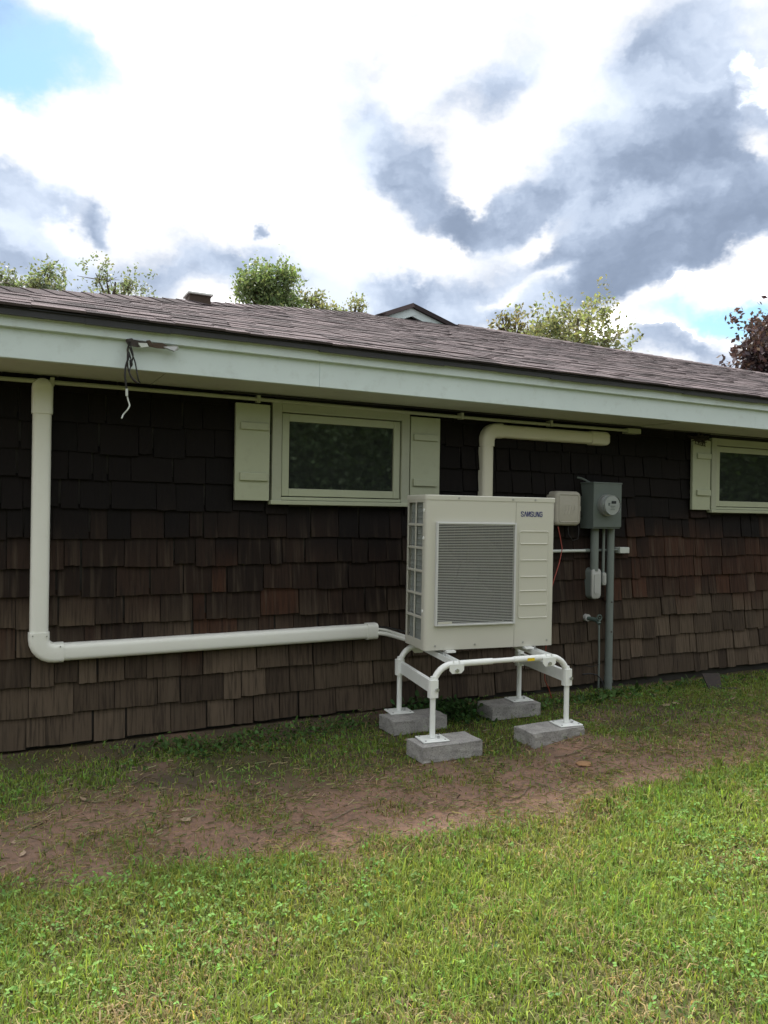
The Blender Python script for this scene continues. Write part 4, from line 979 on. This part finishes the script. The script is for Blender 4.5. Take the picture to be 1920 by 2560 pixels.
# ------------------------------------------------------------------ vegetation built from arrays
def raw_mesh(name, v, loops, starts, cols, mat, kind=None, parent=None, smooth=False):
    me = bpy.data.meshes.new(name); me.vertices.add(len(v)); me.vertices.foreach_set('co', np.ascontiguousarray(v, np.float32).ravel())
    me.loops.add(len(loops)); me.loops.foreach_set('vertex_index', np.ascontiguousarray(loops, np.int32))
    me.polygons.add(len(starts)); me.polygons.foreach_set('loop_start', np.ascontiguousarray(starts, np.int32)); me.update()
    if smooth: me.polygons.foreach_set('use_smooth', np.ones(len(starts), bool))
    if cols is not None:
        a = me.attributes.new('col', 'FLOAT_COLOR', 'POINT'); a.data.foreach_set('color', np.ascontiguousarray(np.concatenate([cols, np.ones((len(cols), 1))], 1), np.float32).ravel())
    me.materials.append(mat); o = bpy.data.objects.new(name, me); COL.objects.link(o)
    if parent: o.parent = parent
    if kind: o['kind'] = kind
    return o
RNG = np.random.default_rng(12)
def infrustum(x, y, m=.12):
    dp = x * _fw[0] + y * _fw[1]; r = (x * _rt[0] + y * _rt[1]) / np.maximum(dp, .01)
    return (dp > 1.5) & (np.abs(r) < .5 + m)
def blocked(x, y):
    k = np.zeros(len(x), bool)
    for cx, cy in ((2.405, 3.84), (3.155, 3.805), (2.51, 4.40), (3.30, 4.42)): k |= (np.abs(x - cx) < .205) & (np.abs(y - cy) < .105)
    return k | (y > 4.925)
def blades(x, y, h, wd, lean, col):
    n = len(x); z = gz(x, y) - .004; a = RNG.uniform(0, 2 * np.pi, n); b = a + RNG.uniform(.9, 2.2, n)
    dx, dy = np.cos(a), np.sin(a); wx, wy = np.cos(b) * wd / 2, np.sin(b) * wd / 2
    V = np.zeros((n, 5, 3)); l1 = h * .55 * lean * .55; l2 = h * lean
    V[:, 0] = np.stack([x - wx, y - wy, z], -1); V[:, 1] = np.stack([x + wx, y + wy, z], -1)
    hz1 = h * .55 * np.sqrt(np.maximum(.1, 1 - (lean * .6) ** 2)); hz2 = h * np.sqrt(np.maximum(.03, 1 - np.minimum(lean, .98) ** 2))
    V[:, 2] = np.stack([x + dx * l1 + wx * .8, y + dy * l1 + wy * .8, z + hz1], -1); V[:, 3] = np.stack([x + dx * l1 - wx * .8, y + dy * l1 - wy * .8, z + hz1], -1)
    V[:, 4] = np.stack([x + dx * l2, y + dy * l2, z + hz2], -1)
    base = np.arange(n)[:, None] * 5
    loops = (base + np.array([0, 1, 2, 3, 3, 2, 4])[None]).ravel(); st_ = (np.arange(n)[:, None] * 7 + np.array([0, 4])[None]).ravel()
    return V.reshape(-1, 3), loops, st_, np.repeat(col, 5, 0)
def jitter(c, n, s=.25):
    k = RNG.normal(1, s, (n, 1)); return np.clip(np.array(c)[None] * k * RNG.normal(1, .08, (n, 3)), .004, .8)
def build_grass():
    N = 1500000; x = RNG.uniform(-.8, 7.4, N); y = RNG.uniform(.9, 4.93, N)
    k = infrustum(x, y) & ~blocked(x, y); x, y = x[k], y[k]
    soil, strip = zones(x, y); lawn = np.clip(1 - soil - strip, 0, 1)
    dp = x * _fw[0] + y * _fw[1]
    pt = fbm(x * 1.7, y * 1.7, 61); pt2 = fbm(x * 4.5, y * 4.5, 71)
    isl = np.clip((fbm(x * 3.4, y * 3.4, 77) - .56) * 7, 0, 1)
    dens = soil * .26 * isl + lawn * (.55 + .45 * np.clip((pt2 - .25) * 3, 0, 1)) + soil * .035 * (pt2 > .52) + soil * .012
    green = np.clip((fbm(x * 2.2 + 3, y * 2.2, 81) - .40) * 5, 0, 1)
    stripk = strip * (.05 + .34 * np.clip(green + (x < .45), 0, 1) * np.clip((4.70 - y) / .3, .03, 1)); dens += stripk
    # thin transition on the right where soil runs out into straw
    dens += np.clip((x - 3.2) / 1.5, 0, 1) * (soil + strip) * .24
    dens *= np.clip(2.6 / dp, .45, 1.0) * (1 - .6 * np.exp(-((x - 1.8) ** 2 + (y - 1.62) ** 2) / .07) * np.clip(pt2 * 2, 0, 1)) * (1 - .35 * np.exp(-((x - .42) ** 2 + (y - 2.32) ** 2) / .03))
    keep = RNG.random(len(x)) < dens * .62; x, y, pt, pt2, soil, strip, dp = (q[keep] for q in (x, y, pt, pt2, soil, strip, dp)); n = len(x)
    h = RNG.gamma(6, .0056, n) * (.75 + .6 * pt2); h *= np.where(soil > .5, .7, 1) * np.where(strip > .5, .72, 1); wd = RNG.uniform(.0026, .0058, n) * np.clip(dp / 2.6, 1, 1.6)
    lean = np.clip(RNG.normal(.55, .25, n), .05, .97)
    col = jitter((.180, .236, .052), n, .36)
    yel = np.clip((pt - .42) * 4, 0, 1)[:, None] * RNG.random((n, 1)); col = col * (1 - yel * .6) + jitter((.26, .26, .075), n, .3) * yel * .6
    fresh = (RNG.random(n) < .22) & (pt2 > .45); col[fresh] = jitter((.15, .27, .06), fresh.sum(), .2)
    dryp = .05 + .40 * np.clip((fbm(x * 2.8 + 9, y * 2.8, 91) - .54) * 6, 0, 1) + .25 * (soil > .5)
    dryp = dryp + .45 * np.exp(-((x - 1.75) ** 2 + (y - 1.65) ** 2) / .06) + .4 * np.exp(-((x - .42) ** 2 + (y - 2.32) ** 2) / .02)
    dry = RNG.random(n) < dryp; col[dry] = jitter((.27, .215, .105), dry.sum(), .25); lean[dry] = np.clip(lean[dry] + .3, 0, .97)
    dk = strip > .5; col[dk] *= np.array([.92, 1.0, .9])
    o = raw_mesh('grass', *blades(x, y, h, wd, lean, col), MAT['grass'], 'stuff'); o['label'] = 'short uneven lawn grass with dry patches'; o['category'] = 'grass'
    print('blades', n)
    # loose straw and clippings on the soil
    m_ = 6500; x = RNG.uniform(-.3, 6.8, m_ * 4); y = RNG.uniform(2.7, 4.6, m_ * 4); k = infrustum(x, y, .05) & ~blocked(x, y); x, y = x[k], y[k]
    s1, s2 = zones(x, y); k = RNG.random(len(x)) < np.clip(s1 + .25 * s2, 0, 1) * (.25 + 1.2 * np.clip((fbm(x * 5, y * 5, 33) - .4) * 4, 0, 1)); x, y = x[k], y[k]; n = len(x)
    a = RNG.uniform(0, np.pi, n); ln = RNG.gamma(3, .010, n) + .010; wd = RNG.uniform(.0012, .0026, n); z = gz(x, y) + .006; tl = RNG.normal(0, .15, n)
    V = np.zeros((n, 4, 3)); dx, dy = np.cos(a), np.sin(a); 
    for j, (s_, w_) in enumerate(((-1, -1), (1, -1), (1, 1), (-1, 1))): V[:, j] = np.stack([x + dx * ln / 2 * s_ - dy * wd * w_ / 2, y + dy * ln / 2 * s_ + dx * wd * w_ / 2, z + tl * ln / 2 * s_ + .004 * (w_ > 0)], -1)
    col = np.where(RNG.random((n, 1)) < .55, jitter((.30, .25, .16), n, .3), jitter((.19, .20, .10), n, .3))
    o = raw_mesh('straw', V.reshape(-1, 3), np.arange(n * 4), np.arange(n) * 4, np.repeat(col, 4, 0), MAT['grass'], 'stuff'); o['label'] = 'dry straw and clippings scattered over the bare soil'; o['category'] = 'straw'
build_grass()
def build_clover():
    """clover and broad weed leaves: rounded leaflets, mostly facing up"""
    def leaflets(x, y, z, r, col, tilt):
        n = len(x); a = RNG.uniform(0, 2 * np.pi, n); V = np.zeros((n, 7, 3)); ca, sa = np.cos(a), np.sin(a)
        shp = [(0, 0), (.55, .42), (1.05, .50), (1.45, .22), (1.45, -.22), (1.05, -.50), (.55, -.42)]
        tx, ty = RNG.normal(0, tilt, n), RNG.normal(0, tilt, n)
        for j, (u, v) in enumerate(shp):
            X_ = (u * ca - v * sa) * r; Y_ = (u * sa + v * ca) * r
            V[:, j] = np.stack([x + X_, y + Y_, z + X_ * tx + Y_ * ty + abs(v) * r * .25], -1)
        base = np.arange(n)[:, None] * 7
        return V.reshape(-1, 3), (base + np.array([0, 1, 2, 3, 0, 3, 4, 0, 4, 5, 6])[None]).ravel(), (np.arange(n)[:, None] * 11 + np.array([0, 4, 7])[None]).ravel(), np.repeat(col, 7, 0)
    N = 90000; x = RNG.uniform(-.6, 6.5, N); y = RNG.uniform(1.0, 4.9, N); k = infrustum(x, y) & ~blocked(x, y); x, y = x[k], y[k]
    s1, s2 = zones(x, y); lawn = np.clip(1 - s1 - s2, 0, 1)
    p = lawn * (.10 + .9 * np.clip((fbm(x * 2.4, y * 2.4, 41) - .48) * 6, 0, 1)) * .4 + s1 * .01 + s2 * .14 * np.clip((fbm(x * 3.1, y * 3.1, 47) - .5) * 8, 0, 1)
    k = RNG.random(len(x)) < p; x, y = x[k], y[k]; n = len(x)
    x3 = np.repeat(x, 3) + RNG.normal(0, .006, 3 * n); y3 = np.repeat(y, 3) + RNG.normal(0, .006, 3 * n); z3 = np.repeat(gz(x, y) + RNG.uniform(.012, .05, n), 3); r = np.repeat(RNG.uniform(.005, .0105, n), 3)
    col = np.repeat(jitter((.125, .225, .052), n, .3), 3, 0)
    o = raw_mesh('clover', *leaflets(x3, y3, z3, r, col, .45), MAT['weed'], 'stuff'); o['label'] = 'clover leaves mixed into the lawn'; o['category'] = 'clover'
    # weeds: dense dark ground cover under the unit and at the foot of the wall
    X_, Y_, Z_, R_, C_ = [], [], [], [], []
    for cx, cy, sx, sy, hh, n, r0 in ((2.93, 4.56, .16, .12, .13, 650, .019), (2.80, 4.70, .14, .10, .15, 450, .018), (1.35, 4.55, .30, .12, .05, 420, .014), (1.75, 4.60, .35, .12, .06, 420, .014), (1.02, 4.62, .12, .08, .07, 170, .016), (4.55, 4.62, .28, .10, .06, 260, .02), (3.62, 4.55, .12, .07, .05, 110, .018), (5.5, 4.72, .5, .1, .05, 220, .02), (4.0, 4.6, .2, .1, .04, 100, .018), (2.1, 4.62, .2, .1, .04, 170, .013)):
        x = RNG.normal(cx, sx, n); y = np.minimum(RNG.normal(cy, sy, n), 4.90); k = ~blocked(x, y); x, y = x[k], y[k]; n = len(x)
        e = np.exp(-((x - cx) ** 2 / (2 * sx * sx) + (y - cy) ** 2 / (2 * sy * sy)))
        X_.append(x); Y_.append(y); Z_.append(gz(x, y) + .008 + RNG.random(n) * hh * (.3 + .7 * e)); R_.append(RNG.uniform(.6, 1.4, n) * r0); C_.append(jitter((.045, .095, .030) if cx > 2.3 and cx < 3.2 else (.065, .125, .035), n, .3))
    o = raw_mesh('weeds', *leaflets(np.concatenate(X_), np.concatenate(Y_), np.concatenate(Z_), np.concatenate(R_), np.concatenate(C_), .6), MAT['weed'], 'stuff'); o['label'] = 'low broadleaf weeds along the foot of the wall'; o['category'] = 'weeds'
build_clover()

# fallen leaves and twigs
def leaf_mesh(seed):
    rnd = random.Random(seed); pts = []; n = 14
    for i in range(n):
        t = 2 * math.pi * i / n; r = .5 * (.62 + .38 * abs(math.cos(2.5 * t + .3)) + rnd.uniform(-.1, .1)); pts.append((r * 1.25 * math.cos(t), r * .85 * math.sin(t)))
    cv = rnd.uniform(.2, .5); m_ = MB(); vs = [(u, v, .10 + cv * (v * v) + .25 * u * u * rnd.uniform(.6, 1.4)) for u, v in pts]
    m_.add(vs + [(0, 0, .04)], [(i, (i + 1) % n, n) for i in range(n)]); m_.add([(.55, 0, .1), (.95, .08, .04), (.95, .11, .06), (.55, .03, .12)], [(0, 1, 2, 3)])
    me = m_.mesh('fallen_leaf'); me.materials.append(MAT['leafdry']); return me
LM = [leaf_mesh(i) for i in range(5)]
VP = lambda l: [(a * VS, b * VS) for a, b in l]
rnd = random.Random(9)
for i, (px, py) in enumerate(VP([(408, 1716), (228, 1832), (180, 1728), (155, 1700), (328, 1690), (458, 1690), (30, 1815), (50, 1845), (350, 1705), (400, 1775), (292, 1725), (690, 1600), (545, 1622), (205, 1745), (760, 1620), (1165, 1548), (1062, 2162), (1085, 1660), (1345, 1480), (1360, 1492), (1395, 1508), (1410, 1500), (1440, 1525), (1460, 1520), (1190, 1750), (930, 1770), (880, 1600), (640, 1612), (1620, 1500), (1580, 1512), (120, 1640), (262, 1660)])):
    p = atG(px, py, 0); o = bpy.data.objects.new('fallen_leaf', LM[i % 5]); COL.objects.link(o); s_ = rnd.uniform(.024, .046) * (1.5 if p[0] > 4.2 else 1); o.scale = (s_, s_, s_); o.location = (p[0], min(p[1], 4.88), float(gz(p[0], min(p[1], 4.88))) + .004); o.rotation_euler = (rnd.uniform(-.3, .3), rnd.uniform(-.3, .3), rnd.uniform(0, 6.28))
    z1_, z2_ = zones(np.array([p[0]]), np.array([p[1]])); w_ = 'at the foot of the shingle wall' if p[1] > 4.35 else ('on the bare soil strip' if z1_[0] > .5 else ('on the weedy strip between soil and wall' if z2_[0] > .5 else 'on the open lawn'))
    tag(o, 'small dry tan leaf lying ' + w_, 'leaf', 'dry fallen leaves')
for i, (a, b) in enumerate([((270, 1705), (330, 1675)), ((560, 1722), (610, 1705)), ((1050, 1945), (1085, 1960)), ((1120, 1720), (1160, 1690)), ((1380, 1618), (1430, 1640)), ((1400, 1545), (1470, 1540)), ((1160, 1690), (1240, 1720)), ((590, 2060), (690, 2072)), ((720, 1770), (800, 1740)), ((1200, 1640), (1290, 1625))]):
    (ax_, ay_), (bx_, by_) = VP([a, b]); p = atG(ax_, ay_, 0); q = atG(bx_, by_, 0); m_ = MB(); pts = []
    for t in np.linspace(0, 1, 5): c_ = p + (q - p) * t + np.array([rnd.uniform(-.01, .01), rnd.uniform(-.01, .01), 0]); c_[2] = float(gz(c_[0], c_[1])) + .008; pts.append(c_)
    m_.tube(pts, [.0035, .0032, .003, .0026, .002], 6); tag(m_.build('twig', MAT['twig'], smooth=60), 'thin dry twig lying on the ground', 'twig', 'dry twigs')
# orange clay clod
p = atG(1262 * VS, 1650 * VS, 0)
bm = bmesh.new(); bmesh.ops.create_icosphere(bm, subdivisions=3, radius=.045)
for v in bm.verts: v.co *= 1 + .25 * (vnoise(np.array(v.co.x * 60 + 9), np.array(v.co.y * 60 + v.co.z * 50), 5) - .5); v.co.z *= .2
me = bpy.data.meshes.new('clay_clod'); bm.to_mesh(me); bm.free(); me.materials.append(paint('orange_clay', (.26, .15, .075), .95, .2, 40, bump=.3)); o = bpy.data.objects.new('clay_clod', me); COL.objects.link(o); o.location = (p[0], p[1], float(gz(p[0], p[1])) + .002); o.scale = (1.1, .9, 1); tag(o, 'orange clay clod on the bare soil right of the stand', 'soil clod')

# ------------------------------------------------------------------ trees
def tree(name, label, px, py, dist, rx, rz, n, lsz, col, seed, lobes=9, sparse=0.0, core=.25):
    """crown centre under view pixel (px,py) at a distance; radii in metres"""
    rg = np.random.default_rng(seed); d = ray(px * VS, py * VS); c = d * (dist / np.linalg.norm(d[:2])); c[2] += CAMH
    t = thing(name, label, 'tree', (c[0], c[1], 0), 0, 'trees behind the house')
    L_ = [(np.array([0, 0, 0.]), 1.0)]
    tips = []
    for i in range(lobes):
        a = i * 2.399 + rg.uniform(-.4, .4); zz = rg.uniform(-.75, .85); rr = math.sqrt(max(.05, 1 - zz * zz)) * rg.uniform(.55, .9)
        tips.append(np.array([math.cos(a) * rr * rx, math.sin(a) * rr * rx, zz * rz]))
    pts = []
    for tp_ in tips:                       # sprays of leaves round each limb, twigs carrying small clusters
        m_ = n // lobes; nt_ = max(5, int(m_ / 26)); cen = tp_ + rg.normal(0, 1, (nt_, 3)) * np.array([rx, rx, rz]) * .24
        which = rg.integers(0, nt_, m_); pts.append(cen[which] + rg.normal(0, 1, (m_, 3)) * lsz * 1.7)
    m_ = int(n * core); pts.append(rg.normal(0, 1, (m_, 3)) * np.array([rx, rx, rz]) * .42)
    P = np.concatenate(pts)
    cut = fbm(P[:, 0] * 1.3 / rx * 3 + 40, P[:, 2] * 1.3 / rx * 3 + P[:, 1], seed, 3) > (.30 + sparse); P = P[cut]; m_ = len(P)
    a = rg.normal(0, 1, (m_, 3)); a /= np.linalg.norm(a, axis=1)[:, None]; b = np.cross(a, rg.normal(0, 1, (m_, 3))); b /= np.linalg.norm(b, axis=1)[:, None]
    s_ = lsz * rg.uniform(.6, 1.3, (m_, 1)); V = np.stack([P - a * s_, P - b * s_ * .55, P + a * s_, P + b * s_ * .55], 1)
    cl = np.clip(np.array(col)[None] * rg.normal(1, .22, (m_, 1)) * rg.normal(1, .07, (m_, 3)), .005, .6)
    cro = raw_mesh('crown', (V + np.array([0, 0, c[2]])).reshape(-1, 3), np.arange(m_ * 4), np.arange(m_) * 4, np.repeat(cl, 4, 0), MAT['leaf'], None, t)
    tr = MB(); tz = c[2] - rz * .3; tr.tube([(0, 0, -.3), (.05, .03, tz * .5), (0, .05, tz), (.05, 0, c[2] + rz * .6)], [.20 + .01 * rx, .15, .10, .02], 10)
    for tp_ in tips:
        z0 = c[2] - rz * .55 + .25 * tp_[2]; e = tp_ + np.array([0, 0, c[2]]); z0 = min(z0, e[2] - .1); tr.tube([(0, .02, z0), tuple(np.array([0, .02, z0]) * .45 + e * .55 + np.array([0, 0, -.12])), tuple(e)], [.055, .035, .012], 6)
        for k in range(3): tr.tube([tuple(e * .8 + np.array([0, .02, z0]) * .2), tuple(e + rg.normal(0, 1, 3) * np.array([rx, rx, rz]) * .25)], [.02, .006], 5)
    tr.build('trunk', MAT['bark'], t, smooth=60)
    return t
G1, G2, G3 = (.150, .180, .115), (.145, .195, .095), (.185, .200, .110)
tree('maple_tree', 'round dense green tree rising behind the middle of the roof', 583, 655, 24, .92, 1.12, 10000, .062, G2, 3, 18, -.08, .35)
tree('ash_tree', 'leafy green tree at the far left behind the roof', 75, 642, 26, 1.0, .85, 3600, .062, G1, 4, 9, .06)
tree('ash_tree', 'airy tree with bare twigs left of the roof vent', 245, 640, 25, 1.05, .75, 2400, .055, G1, 5, 9, .08)
tree('young_tree', 'small leafy tree top just right of the dense green tree', 695, 670, 24, .55, .45, 1200, .06, G3, 6, 6, .03)
tree('young_tree', 'thin sparse tree top just left of the roof gablet', 765, 678, 25, .45, .35, 700, .055, G3, 7, 6, .06)
tree('cherry_tree', 'broad light green tree behind the right roof slope', 1245, 738, 21, 1.3, 1.0, 6500, .06, G3, 8, 11, .04)
tree('young_tree', 'thin pale tree left of the broad light green tree', 1110, 722, 22, .55, .5, 1000, .055, (.16, .15, .08), 9, 7, .07)
tree('copper_maple', 'dark purple leaved tree at the right edge of the picture', 1700, 805, 17, .95, 1.1, 7500, .06, (.060, .038, .045), 10, 10, .0)
mb = MB(); P0 = atY(1740, 935, 15.0); P1 = atY(1885, 895, 19.0); mb.tube([P0 + (P0 - P1) * 1.2 + np.array([0, 0, .1]), P0, (P0 + P1) / 2 + np.array([0, 0, -.02]), P1, P1 + (P1 - P0) * 2.2], .012, 6); tag(mb.build('overhead_cable', MAT['black']), 'thin overhead cable against the sky beside the purple tree', 'cable')

# wooded edge of the garden, behind the viewpoint, seen in the window panes
def build_woods():
    rg = np.random.default_rng(77); n = 120000
    a = rg.uniform(-1.2, 1.5, n); r = rg.uniform(15, 21, n); x = 2 + r * np.sin(a) * 1.3; y = -r * np.cos(a) + 1
    top = 4.6 + 3.2 * fbm(x * .35, y * .35, 5); z = rg.uniform(0, 1, n) ** .8 * top
    k = fbm(x * .8 + z * .3, z * .8, 9) > .27; x, y, z = x[k], y[k], z[k]; n = len(x); P = np.stack([x, y, z], -1)
    A_ = rg.normal(0, 1, (n, 3)); A_ /= np.linalg.norm(A_, axis=1)[:, None]; B_ = np.cross(A_, rg.normal(0, 1, (n, 3))); B_ /= np.linalg.norm(B_, axis=1)[:, None]; s_ = np.where(r[k][:, None] > 18.5, rg.uniform(.35, .6, (n, 1)), rg.uniform(.05, .13, (n, 1)))
    V = np.stack([P - A_ * s_, P - B_ * s_ * .6, P + A_ * s_, P + B_ * s_ * .6], 1); cl = np.clip(np.array([[.05, .085, .035]]) * rg.normal(1, .3, (n, 1)), .005, .4)
    o = raw_mesh('woodland', V.reshape(-1, 3), np.arange(n * 4), np.arange(n) * 4, np.repeat(cl, 4, 0), MAT['leaf'], 'stuff'); o['label'] = 'dark wooded garden edge reflected in the window panes'; o['category'] = 'woodland'
build_woods()
